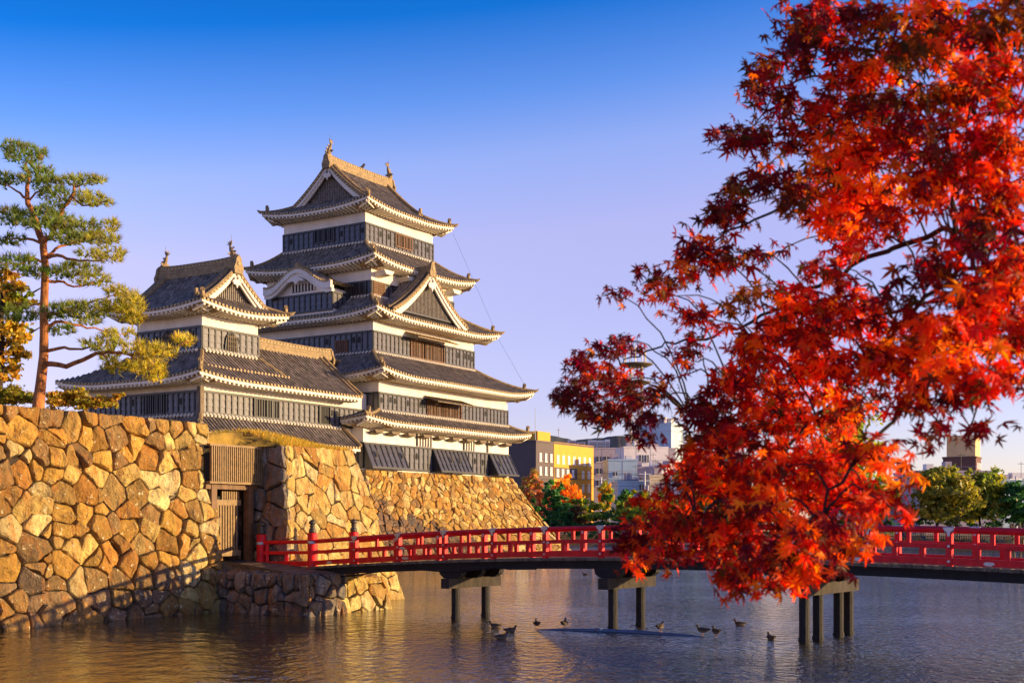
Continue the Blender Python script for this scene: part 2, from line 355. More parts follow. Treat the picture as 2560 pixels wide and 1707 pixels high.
# ------------------------------------------------------------------ castle builders (castle frame: a runs along the lit face, b along the shaded face)
K0 = Vector((-10.0, 82.0, 0))
def V3(p, z): return Vector((p[0], p[1], z))
def cworld(a, b, z): return K0+R2*a+L2*b+Vector((0, 0, z))
TP = .30
RIB = [(-.5, 0), (-.27, 0), (-.14, .11), (.14, .11), (.27, 0)]
def patch(mb, P0, e, n, s0, s1, dmax, h, K=8):
    cols = []; k0 = math.floor(s0/TP); k1 = math.ceil(s1/TP)
    for k in range(k0, k1+1):
        for o, r in RIB:
            s = (k+.5+o)*TP
            if s0 < s < s1: cols.append((s, r))
    cols = [(s0, .04)]+cols+[(s1, .04)]
    vs = []; at_ = []
    for s, r in cols:
        dm = dmax(s)
        for j in range(K+1):
            d = dm*j/K; p = (P0[0]+e[0]*s+n[0]*d, P0[1]+e[1]*s+n[1]*d)
            vs.append((p[0], p[1], h(s, d)+r)); at_.append((s+50, d+.001, 0))
    fs = [(i*(K+1)+j, (i+1)*(K+1)+j, (i+1)*(K+1)+j+1, i*(K+1)+j+1) for i in range(len(cols)-1) for j in range(K)]
    n0 = len(mb.f); mb.add(vs, fs, None, 0, at_)
    for i in range(len(cols)-1):
        if cols[i][1]+cols[i+1][1] > .10 and 0 < i < len(cols)-2:
            for j in range(K): mb.m[n0+i*K+j] = 3
def eave(rb, eb, P0, e, n, s0, s1, h, wall_d, soff_z, th=.16, rafters=True, discs=True, rstep=.36):
    "rb: roof mesh (discs -> mat 1); eb: eaves mesh"
    nout = Vector((-n[0], -n[1], 0)); E = Vector((e[0], e[1], 0)); NI = Vector((n[0], n[1], 0))
    def Q(s, d, z): return Vector((P0[0]+e[0]*s+n[0]*d, P0[1]+e[1]*s+n[1]*d, z))
    if discs:
        k = math.ceil(s0/TP)
        while (k+.5)*TP < s1:
            s = (k+.5)*TP
            if s > s0: rb.disc(Q(s, -.03, h(s, 0)+.035), nout, .095, .07, 7, None, 1)
            k += 1
    ns = max(2, int((s1-s0)/.6)); ss = [s0+(s1-s0)*i/ns for i in range(ns+1)]
    vs = []
    for s in ss:
        z = h(s, 0)
        vs += [Q(s, .02, z-.03), Q(s, .02, z-.03-th), Q(s, .16, z-.03-th), Q(s, .16, z+.0), Q(s, wall_d, soff_z), ]
    fs = []
    for i in range(ns):
        a = i*5; b = a+5
        fs += [(a+1, b+1, b, a), (a+2, b+2, b+1, a+1), (a+4, b+4, b+2, a+2)]
    n0 = len(eb.f); eb.add(vs, fs)
    for i in range(n0+2, len(eb.f), 3): eb.m[i] = 1
    if rafters:
        k = 0
        while s0+.25+k*rstep < s1-.2:
            s = s0+.25+k*rstep; z = h(s, 0)-.03-th
            dl = min(1.0, wall_d*.8); zz = z+(soff_z-z)*(dl-.16)/max(.3, wall_d-.16)
            a = Q(s-.065, .06, z-.12); 
            eb.add([a, a+E*.13, Q(s+.065, dl, zz-.12), Q(s-.065, dl, zz-.12), Q(s-.065, .06, z+.01), Q(s+.065, .06, z+.01), Q(s+.065, dl, zz+.01), Q(s-.065, dl, zz+.01)],
                   [(0, 1, 2, 3), (1, 0, 4, 5), (0, 3, 7, 4), (2, 1, 5, 6)]); k += 1
def hiproll(mb, pts, r=.13):
    mb.tube(pts, [r*1.15]+[r]*(len(pts)-1), 6, None, 2)
    p = pts[0]; q = (pts[0]-pts[1]); q.z = 0; q.normalize()
    mb.tube([p+q*.02, p+q*.18+Z*.05, p+q*.36+Z*.17], [.14, .11, .03], 6, None, 2)   # upturned tip
    if len(pts) > 3:
        c = pts[0].lerp(pts[-1], .17); c.z = pts[1].z+.1
        mb.obox(c-Vector((.1, .1, 0)), (.2, 0, 0), (0, .2, 0), (0, 0, .3), None, 2); mb.disc(c+Z*.3+q*.12, q, .14, .2, 7, None, 2)
def sides(er, ir):
    a0, a1, b0, b1 = er; c0, c1, d0, d1 = ir
    return dict(W=((a0, b0), (1, 0), (0, 1), a1-a0, d0-b0, c0-a0, a1-c1), N=((a0, b1), (0, -1), (1, 0), b1-b0, c0-a0, b1-d1, d0-b0),
                E=((a1, b1), (-1, 0), (0, -1), a1-a0, b1-d1, a1-c1, c0-a0), S=((a1, b0), (0, 1), (-1, 0), b1-b0, a1-c1, d0-b0, b1-d1))
def liftf(s, ln, lift, lc=4.5, l=True, r=True):
    c = 0
    if l: c += max(0, 1-s/lc)**2
    if r: c += max(0, 1-(ln-s)/lc)**2
    return lift*c
def roof_ring(par, off, er, ze, ir, zt, lift=.4, wi=0., soff=.25, curve=.25, which='WNES', th=.16, ridge_at_wall=True, raft=True):
    rb = MB(); eb = MB(); sd = sides(er, ir)
    for k in which:
        P0, e, n, ln, D, tl, tr = sd[k]
        dm = lambda s: D*max(0, min(1, s/tl if tl > 0 else 1, (ln-s)/tr if tr > 0 else 1))
        def h(s, d):
            q = min(1, d/D); return ze+(zt-ze)*((1-curve)*q+curve*q*q)+liftf(s, ln, lift)*(1-q)
        patch(rb, P0, e, n, 0, ln, dm, h)
        eave(rb, eb, P0, e, n, 0, ln, h, D-wi-.02, ze-soff, th, raft)
        if ridge_at_wall:   # row of pale cap tiles where roof meets wall
            q0 = Vector((P0[0]+e[0]*tl+n[0]*D, P0[1]+e[1]*tl+n[1]*D, zt+.04)); q1 = Vector((P0[0]+e[0]*(ln-tr)+n[0]*D, P0[1]+e[1]*(ln-tr)+n[1]*D, zt+.04))
            o = Vector((n[0], n[1], 0))*-.10
            m = max(2, int((q1-q0).length/TP))
            for i in range(m): eb.tube([q0.lerp(q1, (i+.5)/m)+o*2.4-Z*.10, q0.lerp(q1, (i+.5)/m)+o*.2+Z*.04], .085, 5)
        pts = [Vector((P0[0]+e[0]*tl*q+n[0]*D*q, P0[1]+e[1]*tl*q+n[1]*D*q, h(tl*q, D*q)+.10)) for q in [i/8 for i in range(9)]]
        hiproll(rb, pts)
    rb.build('roof', [M['tile'], M['disc'], M['ridge'], M['rib']], par, off); eb.build('eaves', [M['trim'], M['soffit']], par, off)
def boards(par, off, P0, P1, z0, z1, flare=0., bw=.5, name='board_cladding', holes=(), loop=None, seed=0):
    "lapped boards with vertical battens; outward side is to the right of P0->P1"
    r = random.Random(seed or int(abs(P0[0]*31+P0[1]*17+z0*7)))
    P0 = V3(P0, 0); P1 = V3(P1, 0); e = (P1-P0); ln = e.length; e.normalize(); n = e.cross(Z); mb = MB(); H = z1-z0
    def off_(z): return flare*max(0, 1-(z-z0)/H)
    rows = 3
    for j in range(rows):
        za = z0+H*j/rows; zb = z0+H*(j+1)/rows
        A = P0+n*(.05+off_(za)); B = P0+n*(.02+off_(zb))
        mb.add([A+Z*za, A+e*ln+Z*za, B+e*ln+Z*zb, B+Z*zb, P0+Z*za, P0+e*ln+Z*za], [(0, 1, 2, 3), (4, 5, 1, 0)])
    nb = max(2, round(ln/bw))
    for k in range(nb+1):
        s = ln*k/nb; wd = .055
        a = P0+e*(s-wd)+n*(.02+off_(z0))+Z*z0; b = P0+e*(s-wd)+n*(.02+off_(z1))+Z*z1
        x = e*2*wd; y = n*.075
        mb.add([a, a+x, a+x+y, a+y, b, b+x, b+x+y, b+y], [(0, 1, 2, 3), (4, 7, 6, 5), (3, 2, 6, 7), (1, 5, 6, 2), (0, 3, 7, 4)], None, 1)
        if k < nb and (loop is None or loop) and r.random() < .22 and not any(h[0]-.2 < s+ln/nb/2 < h[1]+.2 for h in holes):
            c = P0+e*(s+ln/nb/2); zz = z0+H*r.uniform(.4, .5); o = n*(.055+off_(zz))
            mb.obox(c+o-e*.1+Z*zz, e*.2, n*.03, Z*.46*min(1, H/1.4), None, 1)
            mb.obox(c+o-e*.065+Z*(zz+.04)+n*.012, e*.13, n*.025, Z*.38*min(1, H/1.4), None, 2)
    for za, zb in ((z0-.04, z0+.1), (z1-.09, z1+.04)):
        mb.obox(P0+n*off_((za+zb)/2)+Z*za-e*.05, e*(ln+.1), n*.11, Z*(zb-za), None, 1)
    mb.build(name, [M['boards'], M['batten'], M['dark']], par, off)
    for (h0, h1, za, zb, style) in holes: window(par, off, P0+e*h0+Z*za, e*(h1-h0), n, zb-za, style, off_(za))
def window(par, off, p, x, n, H, style='dark', fl=0.):
    mb = MB(); ln = x.length; e = x.normalized(); p = p+n*fl
    mb.obox(p+n*.03, x, n*.03, Z*H, None, 0)
    fr = 1 if style in ('dark', 'bell') else 2
    bars = max(3, round(ln/.2))
    for k in range(1, bars): mb.obox(p+e*(ln*k/bars-.03)+n*.07, e*.06, n*.05, Z*H, None, fr)
    if style == 'louver':
        for k in range(6): mb.obox(p+n*.06+Z*(H*k/6), x, n*.1, Z*.06, None, 2)
    o = mb.build('window', [M['dark'], M['batten'], M['orange'], M['plaster']], par, off)
    mb = MB()
    for a, b, c in ((p-e*.06+n*.02-Z*.06, x+e*.12, Z*.07), (p-e*.06+n*.02+Z*H, x+e*.12, Z*.07)): mb.obox(a, b, n*.13, c)
    for s in (-.06, ln-.01, ): mb.obox(p+e*s+n*.02, e*.07, n*.13, Z*H)
    mb.build('frame', [M['batten'] if fr == 1 else M['orange']], o, (0, 0, 0) if off is None else off)
    return o
def gable(par, off, C, e, out, hw, zf, d0, recess=.45, bw=.42, slats=True, scale=1., white=True):
    "decorated gable: C centre of the verge plane, e in-plane, out outward, zf(t) roof height at t from centre, d0 = t of lower end"
    C = V3(C, 0); e = Vector((*e, 0)); out = Vector((*out, 0)); T = [hw*(1-i/14) for i in range(15)]
    bb = MB()
    for sg in (1, -1):
        for (dz0, dz1, dd, tt) in ((.10, .10+bw*.55, .10, .16), (.10+bw*.5, .10+bw*1.05, .0, .14)):
            vs = []
            for t in T:
                z = zf(t); p = C+e*sg*t+out*(dd-.16); k = .75+.5*t/hw
                vs += [p+Z*(z-dz0), p+Z*(z-dz0-(dz1-dz0)*k), p+out*tt+Z*(z-dz0), p+out*tt+Z*(z-dz0-(dz1-dz0)*k)]
            fs = []
            for i in range(len(T)-1):
                a = i*4; b = a+4; fs += [(a+2, b+2, b+3, a+3), (a+3, b+3, b+1, a+1), (a+2, a, b, b+2)]
            fs += [(0, 1, 3, 2)]
            bb.add(vs, fs)
    bb.build('bargeboard', M['plaster'], par, off, fixn=False)
    # infill
    gi = MB(); G = C-out*recess; zb = zf(d0)-.1; ts = [d0*(1-i/12) for i in range(13)]
    top = [G+e*t+Z*(zf(t)-.15) for t in ts]+[G-e*t+Z*(zf(t)-.15) for t in ts[::-1][1:]]
    nb = len(top); bot = [Vector((p.x, p.y, zb)) for p in top]
    gi.add(top+bot, [(i, i+1, nb+i+1, nb+i) for i in range(nb-1)], None, 0)
    if slats:
        t = -d0+.12
        while t < d0:
            zt = zf(abs(t))-.35
            if zt > zb+.15: gi.obox(G+e*(t-.03)+out*.01+Z*zb, e*.06, out*.05, Z*(zt-zb), None, 0)
            t += .17
    gi.obox(G-e*d0*.82+out*.0+Z*zb, e*d0*1.64, out*.10, Z*.14, None, 1)
    gi.build('gable_panel', [M['gpanel'], M['batten']], par, off)
    # pendant
    pd = MB(); zc = zf(0)-.12-bw*1.05; s = scale; c = C+out*.06
    pol = [(0, .1), (.16, .05), (.22, -.12), (.36, -.2), (.26, -.42), (.1, -.4), (0, -.62), (-.1, -.4), (-.26, -.42), (-.36, -.2), (-.22, -.12), (-.16, .05)]
    pd.prism([c+e*x*s+Z*(zc+z*s) for x, z in pol], out*.1); pd.disc(c+out*.14+Z*(zc-.02), out, .09*s, .05, 8, None, 1)
    pd.build('gable_pendant', [M['plaster'], M['batten']], par, off, fixn=True)
    # verge tiles and discs
    vb = MB()
    for sg in (1, -1):
        L_ = [C+e*sg*t+out*.06+Z*(zf(t)+.10) for t in T]; vb.tube(L_, .12, 6, None, 2)
        vb.tube([p-out*.42+Z*.10 for p in L_], .12, 6, None, 2)
        acc = 0; prev = None
        for i in range(60):
            t = hw*(1-i/60); p = C+e*sg*t+out*.16+Z*(zf(t)-.02)
            if prev is None or (p-prev).length > .27: vb.disc(p, out, .1, .12, 7, None, 1); prev = p
    vb.build('verge_tiles', [M['tile'], M['disc'], M['ridge'], M['rib']], par, off)
def ridge(par, off, A, B, z, h=.55, w=.36, ends=True, name='roof_ridge', up=.12):
    mb = MB(); A = V3(A, z); B = V3(B, z); e = (B-A).normalized(); s = e.cross(Z); N_ = 12; L_ = (B-A).length
    for (z0, z1, ww) in ((-.15, h*.35, w*1.25), (h*.35, h*.7, w), (h*.7, h, w*.8)):
        vs = []
        for i in range(N_+1):
            q = i/N_; lift = up*(2*q-1)**4; p = A+e*L_*q+Z*lift
            vs += [p-s*ww/2+Z*z0, p+s*ww/2+Z*z0, p+s*ww/2+Z*(z1-.02), p-s*ww/2+Z*(z1-.02)]
        fs = [(i*4+j, i*4+(j+1) % 4, i*4+4+(j+1) % 4, i*4+4+j) for i in range(N_) for j in range(4)]+[(3, 2, 1, 0), (N_*4, N_*4+1, N_*4+2, N_*4+3)]
        mb.add(vs, fs, None, 0)
    mb.tube([A+e*L_*i/N_+Z*(h+.06+up*(2*i/N_-1)**4) for i in range(N_+1)], .12, 8, None, 0)
    k = 0
    while k*.3 < L_:
        for sg in (1, -1):
            q = k*.3/L_; mb.disc(A+e*k*.3+s*sg*(w*.42)+Z*(h*.95+up*(2*q-1)**4), s*sg, .085, .06, 6, None, 1)
        k += 1
    if ends:
        for p, d in ((A, -e), (B, e)):
            mb.prism([p+d*.02+s*x+Z*(up+zz) for x, zz in ((-.34, -.45), (.34, -.45), (.4, -.1), (.26, .2), (.2, .5), (0, .7), (-.2, .5), (-.26, .2), (-.4, -.1))], d*.16, None, 0)
            mb.disc(p+d*.22+Z*(up+.15), d, .13, .08, 8, None, 1)
    o = mb.build(name, [M['ridge'], M['disc']], par, off, fixn=True)
    return o
def shachi(par, off, p, face, s=1.):
    "fish-shaped ridge ornament standing on its head, with lightning rod"
    p = Vector(p); f = Vector((*face, 0)).normalized(); mb = MB()
    body = [p+f*.05*s, p+f*-.10*s+Z*.18*s, p-f*.02*s+Z*.42*s, p+f*.14*s+Z*.66*s, p+f*.20*s+Z*.88*s, p+f*.10*s+Z*1.05*s]
    mb.tube(body, [.17*s, .20*s, .17*s, .12*s, .07*s, .03*s], 8)
    q = body[4]; sd_ = f.cross(Z)
    for a in (-.75, -.25, .3, .8):
        d = (f*cos(a+1.2)+Z*sin(a+1.2)); mb.prism([q-sd_*.02, q+d*.22*s+f*.05*s-sd_*.02, q+d*.38*s-sd_*.02, q+d*.2*s-f*.08*s-sd_*.02], sd_*.05)
    for k in range(3):
        c = body[1+k]; mb.prism([c-f*.16*s-sd_*.02, c-f*.34*s+Z*.12*s-sd_*.02, c-f*.14*s+Z*.16*s-sd_*.02], sd_*.05)
    for sg in (1, -1): mb.prism([p+Z*.2*s+sd_*sg*.15*s, p+Z*.34*s+sd_*sg*.4*s, p+Z*.44*s+sd_*sg*.16*s], f*.05)
    mb.obox(p-f*.2*s-sd_*.16*s-Z*.1, f*.4*s, sd_*.32*s, Z*.15)
    mb.tube([body[5]-Z*.1, body[5]+Z*.55*s], [.02, .008], 5)
    return mb.build('ridge_fish_ornament', M['ridge'], par, off, fixn=True)
def irimoya(par, off, er, ze, zr, axis, dg, lift=.4, soff=.3, wallw=1.2, c1=.6):
    rb = MB(); eb = MB(); a0, a1, b0, b1 = er
    Dm = ((b1-b0) if axis == 'a' else (a1-a0))/2
    hf = lambda d: (zr-ze)*(c1*d/Dm+(1-c1)*(d/Dm)**2)
    sd = sides(er, (a0+1, a1-1, b0+1, b1-1)); main = 'WE' if axis == 'a' else 'NS'
    for k in 'WNES':
        P0, e, n, ln, _, _, _ = sd[k]
        h = lambda s, d: ze+hf(d)+liftf(s, ln, lift)*max(0, 1-d/2.2)
        if k in main:
            patch(rb, P0, e, n, 0, dg, lambda s: s, h); patch(rb, P0, e, n, dg, ln-dg, lambda s: Dm, h, 14); patch(rb, P0, e, n, ln-dg, ln, lambda s: ln-s, h)
        else:
            g2 = dg+.45; patch(rb, P0, e, n, 0, ln, lambda s: max(0, min(s, ln-s, g2)), h)
        eave(rb, eb, P0, e, n, 0, ln, h, wallw, ze-soff)
        pts = [Vector((P0[0]+(e[0]+n[0])*d, P0[1]+(e[1]+n[1])*d, h(d, d)+.1)) for d in [dg*i/6 for i in range(7)]]
        hiproll(rb, pts)
        if k in main:    # descending ridges just inside the verge
            for s in (dg+.55, ln-dg-.55):
                L_ = [Vector((P0[0]+e[0]*s+n[0]*d, P0[1]+e[1]*s+n[1]*d, ze+hf(d)+.18)) for d in [dg+.1+(Dm-dg-.1)*i/8 for i in range(9)]]
                rb.tube(L_, .16, 6, None, 2); q = L_[0]-Vector((n[0], n[1], 0))*.1
                rb.disc(q+Z*.05, (-n[0], -n[1], 0), .2, .25, 8, None, 2)
                rb.obox(q-Vector((.09, .09, 0)), (.18, 0, 0), (0, .18, 0), (0, 0, .42), None, 2)
    rb.build('roof', [M['tile'], M['disc'], M['ridge'], M['rib']], par, off); eb.build('eaves', [M['trim'], M['soffit']], par, off)
    zf = lambda t: ze+hf(Dm-abs(t))
    if axis == 'a':
        bc = (b0+b1)/2
        for c, o in (((a0+dg, bc), (-1, 0)), ((a1-dg, bc), (1, 0))): gable(par, off, c, (0, 1), o, Dm-dg+.05, zf, Dm-dg-.35)
        return ridge(par, off, (a0+dg-.12, bc), (a1-dg+.12, bc), zr+.02)
    ac = (a0+a1)/2
    for c, o in (((ac, b0+dg), (0, -1)), ((ac, b1-dg), (0, 1))): gable(par, off, c, (1, 0), o, Dm-dg+.05, zf, Dm-dg-.35)
    return ridge(par, off, (ac, b0+dg-.12), (ac, b1-dg+.12), zr+.02)
def body(par, off, a0, a1, b0, b1, z0, z1, name='plaster_wall'):
    mb = MB(); mb.box(a0, a1, b0, b1, z0, z1); mb.build(name, M['plaster'], par, off)
def clad(par, off, a0, a1, b0, b1, z0, z1, W=(), N=()):
    boards(par, off, (a0, b0), (a1, b0), z0, z1, holes=W); boards(par, off, (a0, b1), (a0, b0), z0, z1, holes=N)
    boards(par, off, (a1, b0), (a1, b1), z0, z1); boards(par, off, (a1, b1), (a0, b1), z0, z1)

# ------------------------------------------------------------------ main keep
keep = thing('castle_keep', 'six storey black and white Japanese castle keep with curved grey tiled roofs', 'castle', K0+Z*5.9, ROT)
o0 = (0, 0, 5.9)
body(keep, o0, 0, 18.6, 0, 16.9, 5.9, 9.0)
# 1st floor cladding with flared stone-drop bays
z0, z1 = 6.08, 7.78
def seg(a0, a1, fl, h=()): boards(keep, o0, (a0, 0), (a1, 0), z0, z1, flare=fl, holes=h, bw=.55, name='stone_drop_bay' if fl else 'board_cladding')
seg(0, 4.1, .75); seg(4.1, 8.0, 0); seg(8.0, 12.2, .8); seg(12.2, 15.6, 0); seg(15.6, 18.6, .9)
boards(keep, o0, (0, 1.8), (0, 0), z0, z1); boards(keep, o0, (18.6, 0), (18.6, 16.9), z0, z1); boards(keep, o0, (0, 16.9), (0, 1.8), z0, z1)
for a0, a1, fl in ((4.08, 4.1, .75), (7.98, 8.0, .8), (12.2, 12.22, .8), (15.58, 15.6, .9), (18.58, 18.6, .9), (0, .02, .75)):
    mb = MB(); mb.prism([(a0, 0, z0), (a0, -fl, z0), (a0, 0, z1)], (a1-a0, 0, 0)); mb.build('bay_cheek', M['batten'], keep, o0, fixn=True)
for a0, a1 in ((6.0, 8.0), (12.0, 13.6), (15.3, 15.6)):
    mb = MB(); mb.box(a0, a1, -.03, 0, 7.86, 8.85, None, 0)
    k = a0+.12
    while k < a1-.05: mb.box(k, k+.11, -.14, -.03, 7.86, 8.85, None, 1); k += .33
    mb.build('window', [M['dark'], M['plaster']], keep, o0)
for a in [i*1.85+1 for i in range(10)]: mb = MB(); mb.prism([(a-.5, -.02, 8.55), (a+.5, -.02, 8.55), (a+.35, -.02, 8.35), (a-.35, -.02, 8.35)], (0, -.6, .12)); mb.build('bracket', M['gwood'], keep, o0, fixn=True)
roof_ring(keep, o0, (-1.35, 20.0, -1.35, 18.3), 9.2, (1.7, 18.4, 0, 16.9), 10.05, .30, 0.0, .42)
# 2nd floor
body(keep, o0, 1.7, 18.4, 0, 16.9, 9.0, 12.3)
clad(keep, o0, 1.7, 18.4, 0, 16.9, 10.1, 11.3, W=((5.6, 7.6, 10.1, 11.2, 'orange'), (7.9, 9.9, 10.1, 11.15, 'orange')))
roof_ring(keep, o0, (.1, 20.0, -1.6, 18.5), 12.42, (3.7, 16.6, 2.05, 14.85), 14.45, .42, 2.05, .35)
# 3rd-4th floor
body(keep, o0, 3.7, 16.6, 2.05, 14.85, 12.0, 16.9)
clad(keep, o0, 3.7, 16.6, 2.05, 14.85, 14.55, 15.95, W=((4.4, 6.1, 14.6, 15.9, 'orange'), (6.15, 8.6, 14.6, 15.9, 'orange')), N=((9.5, 10.5, 14.6, 15.4, 'louver'),))
roof_ring(keep, o0, (2.2, 18.3, .55, 16.3), 17.0, (4.7, 15.2, 3.0, 13.0), 18.7, .45, 1.0, .35)
# 5th
body(keep, o0, 4.7, 15.1, 3.0, 13.0, 16.5, 21.0)
clad(keep, o0, 4.7, 15.1, 3.0, 13.0, 18.75, 19.75, W=((.15, 1.4, 18.85, 19.7, 'louver'),), N=((8.3, 9.6, 18.8, 19.7, 'dark'),))
roof_ring(keep, o0, (3.4, 16.4, 1.7, 14.0), 21.0, (5.8, 14.3, 4.4, 12.3), 22.9, .45, 1.2, .4)
for a in (5.5, 8.3, 11.2, 14.2): mb = MB(); mb.prism([(a-.6, 2.98, 20.4), (a+.6, 2.98, 20.4), (a+.35, 2.98, 20.1), (a-.35, 2.98, 20.1)], (0, -1., .1)); mb.build('bracket', M['trim'], keep, o0, fixn=True)
# top floor
body(keep, o0, 5.8, 14.3, 4.4, 12.3, 22.0, 25.6)
clad(keep, o0, 5.8, 14.3, 4.4, 12.3, 22.98, 24.32, W=((3.6, 4.5, 23.3, 24.2, 'louver2'), (4.65, 5.6, 23.3, 24.2, 'louver2')), N=((3.2, 4.0, 23.35, 24.25, 'dark'), (4.2, 5.0, 23.35, 24.25, 'dark')))
irimoya(keep, o0, (4.55, 15.6, 3.2, 13.4), 25.45, 29.25, 'a', 1.7, .40, .3, 1.2)
shachi(keep, o0, (6.35, 8.3, 29.95), (1, 0), 1.05); shachi(keep, o0, (13.8, 8.3, 29.95), (-1, 0), 1.05)
# triangular dormer on the lit face
dc = 8.9; hw = 4.7; zf = lambda t: 17.35+3.45*(.62*(1-abs(t)/hw)+.38*(1-abs(t)/hw)**2)
rb = MB()
for sg in (1, -1):
    h = lambda s, d: zf(hw-d)
    if sg == 1: patch(rb, (dc-hw, .75), (0, 1), (1, 0), 0, 2.3, lambda s: hw, h, 10)
    else: patch(rb, (dc+hw, 3.05), (0, -1), (-1, 0), 0, 2.3, lambda s: hw, h, 10)
    L_ = [Vector((dc-sg*(hw-d), 1.35, zf(hw-d)+.16)) for d in [.3+(hw-.3)*i/8 for i in range(9)]]; rb.tube(L_, .15, 6, None, 2)
    rb.disc(L_[0]+Vector((-sg*.1, 0, .05)), (-sg, 0, 0), .2, .25, 8, None, 2)
rb.build('dormer_roof', [M['tile'], M['disc'], M['ridge'], M['rib']], keep, o0)
gable(keep, o0, (dc, .75), (1, 0), (0, -1), hw, zf, hw-.55, .35, .48, scale=1.3)
ridge(keep, o0, (dc, .7), (dc, 3.0), 20.82, .35, .3)
# undulating dormer bay on the shaded face
bc = 7.75; hw2 = 3.2
def kf(t):
    u = abs(t)/hw2; return 19.42+1.22*(.5+.5*cos(pi*min(1, u*1.12)))-.08*max(0, u-.8)*0+.18*max(0, u-.86)*3
rb = MB()
for sg in (1, -1):
    h = lambda s, d: kf(hw2-d)
    if sg == 1: patch(rb, (4.7, bc-hw2), (-1, 0), (0, 1), 0, 2.6, lambda s: hw2, h, 16)
    else: patch(rb, (2.1, bc+hw2), (1, 0), (0, -1), 0, 2.6, lambda s: hw2, h, 16)
rb.build('dormer_roof', [M['tile'], M['disc'], M['ridge'], M['rib']], keep, o0)
mb = MB(); T = [hw2*(1-2*i/40) for i in range(41)]
for (dz0, dz1, x0, x1) in ((-.02, .30, 2.05, 2.25), (.28, .55, 2.18, 2.4)):
    vs = []
    for t in T:
        z = kf(t); vs += [(x0, bc+t, z-dz0), (x0, bc+t, z-dz1-.06*abs(t)), (x1, bc+t, z-dz1-.06*abs(t)), (x1, bc+t, z-dz0)]
    fs = [(i*4+j, i*4+(j+1) % 4, i*4+4+(j+1) % 4, i*4+4+j) for i in range(40) for j in range(4)]+[(0, 1, 2, 3), (163, 162, 161, 160)]
    mb.add(vs, fs)
mb.prism([(2.1, bc+y, 19.95+z) for y, z in ((0, -.45), (.25, -.2), (.8, -.25), (.5, 0), (0, .15), (-.5, 0), (-.8, -.25), (-.25, -.2))], (-.1, 0, 0))
mb.build('bargeboard', M['plaster'], keep, o0, fixn=True)
mb = MB()
for i in range(0, 30):
    t = hw2*(1-2*(i+.5)/30); mb.disc((2.0, bc+t, kf(t)+.05), (-1, 0, 0), .085, .3, 7, None, 0)
mb.tube([(2.3, bc, kf(0)+.18), (4.6, bc, kf(0)+.18)], .15, 8, None, 1); mb.disc((2.1, bc, kf(0)+.25), (-1, 0, 0), .24, .2, 8, None, 1)
mb.build('verge_tiles', [M['disc'], M['ridge']], keep, o0)
mb = MB()
poly = [(2.75, bc+t, kf(t)-.3) for t in T[5:36]]; mb.prism(poly+[(2.75, bc-2.5, 18.8), (2.75, bc+2.5, 18.8)][::1], (1.95, 0, 0)); mb.box(2.7, 4.7, bc-2.85, bc+2.85, 17.2, 18.9)
mb.build('bay_wall', M['plaster'], keep, o0, fixn=True)
boards(keep, o0, (2.7, bc+2.85), (2.7, bc-2.85), 17.55, 18.85, bw=.52, loop=False); boards(keep, o0, (2.7, bc-2.85), (4.7, bc-2.85), 17.7, 18.85)
mb = MB(); mb.box(2.70, 2.75, bc-1.2, bc+1.0, 19.1, 19.65)
for k in range(8): mb.box(2.64, 2.7, bc-1.2+k*.3, bc-1.1+k*.3, 19.1, 19.65, None, 1)
mb.build('window', [M['dark'], M['plaster']], keep, o0)
# raised shutters over the wooden lattices
def awning(a0, a1, b, z, drop, run, m='gwood'):
    mb = MB(); mb.prism([(a0, b-.05, z), (a1, b-.05, z), (a1, b-run, z-drop), (a0, b-run, z-drop)], (0, 0, .07), None, 0)
    k = a0
    while k <= a1: mb.obox((k, b-.05, z+.07), (.06, 0, 0), (0, -run+.05, -drop), (0, 0, .05), None, 0); k += .42
    for k in (a0+.3, (a0+a1)/2, a1-.3): mb.tube([(k, b-run+.1, z-drop), (k, b-.1, z-drop-.55)], .02, 5)
    mb.build('raised_shutter', M[m], keep, o0, fixn=True)
awning(7.0, 11.8, 0, 11.45, .42, 1.25); awning(7.5, 12.8, 2.05, 16.3, .4, 1.2, 'gatew')
# lightning conductor cables
mb = MB()
mb.tube([(15.4, 3.2, 25.3), (17.8, .7, 17.6)], .009, 4); mb.tube([(18.1, .6, 17.0), (19.5, -1.3, 12.9)], .009, 4)
mb.build('conductor_cable', M['dark'], keep, o0)
# stone base of the keep
t = thing('sloping_stone_wall', 'broad sloping rubble stone base rising from the moat beneath the keep', 'stone wall', cworld(0, 0, 0), ROT)
mb = MB(); P, W, H, n = face_map((-3.3, -3.5, -.5), (23.5, -3.7, -.5), (.05, -.15, 5.95), (18.9, -.15, 5.95), .35)
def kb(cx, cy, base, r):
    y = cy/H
    if y < .70-.85*(cx/W)+r.uniform(-.08, .08): return r.choice([(.17, .12, .09), (.22, .15, .10), (.13, .10, .08), (.28, .18, .10)])  # shadow put into stone colour: darker stones fill a diagonal lower-left patch
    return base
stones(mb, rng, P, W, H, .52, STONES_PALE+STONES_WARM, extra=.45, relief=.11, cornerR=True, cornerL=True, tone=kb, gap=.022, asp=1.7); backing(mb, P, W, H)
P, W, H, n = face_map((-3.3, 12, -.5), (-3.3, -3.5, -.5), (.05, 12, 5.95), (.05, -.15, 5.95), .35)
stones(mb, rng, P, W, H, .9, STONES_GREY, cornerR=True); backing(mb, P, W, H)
P, W, H, n = face_map((23.5, -3.7, -.5), (23.5, 20, -.5), (18.9, -.15, 5.95), (18.9, 18, 5.95), .35)
stones(mb, rng, P, W, H, 1.0, STONES_PALE); backing(mb, P, W, H)
mb.build('stone_face', [M['stone'], M['gap']], t)
mb = MB(); mb.box(-.1, 18.8, -.05, 17, 5.5, 5.92); mb.build('sill_course', M['gwood'], t)

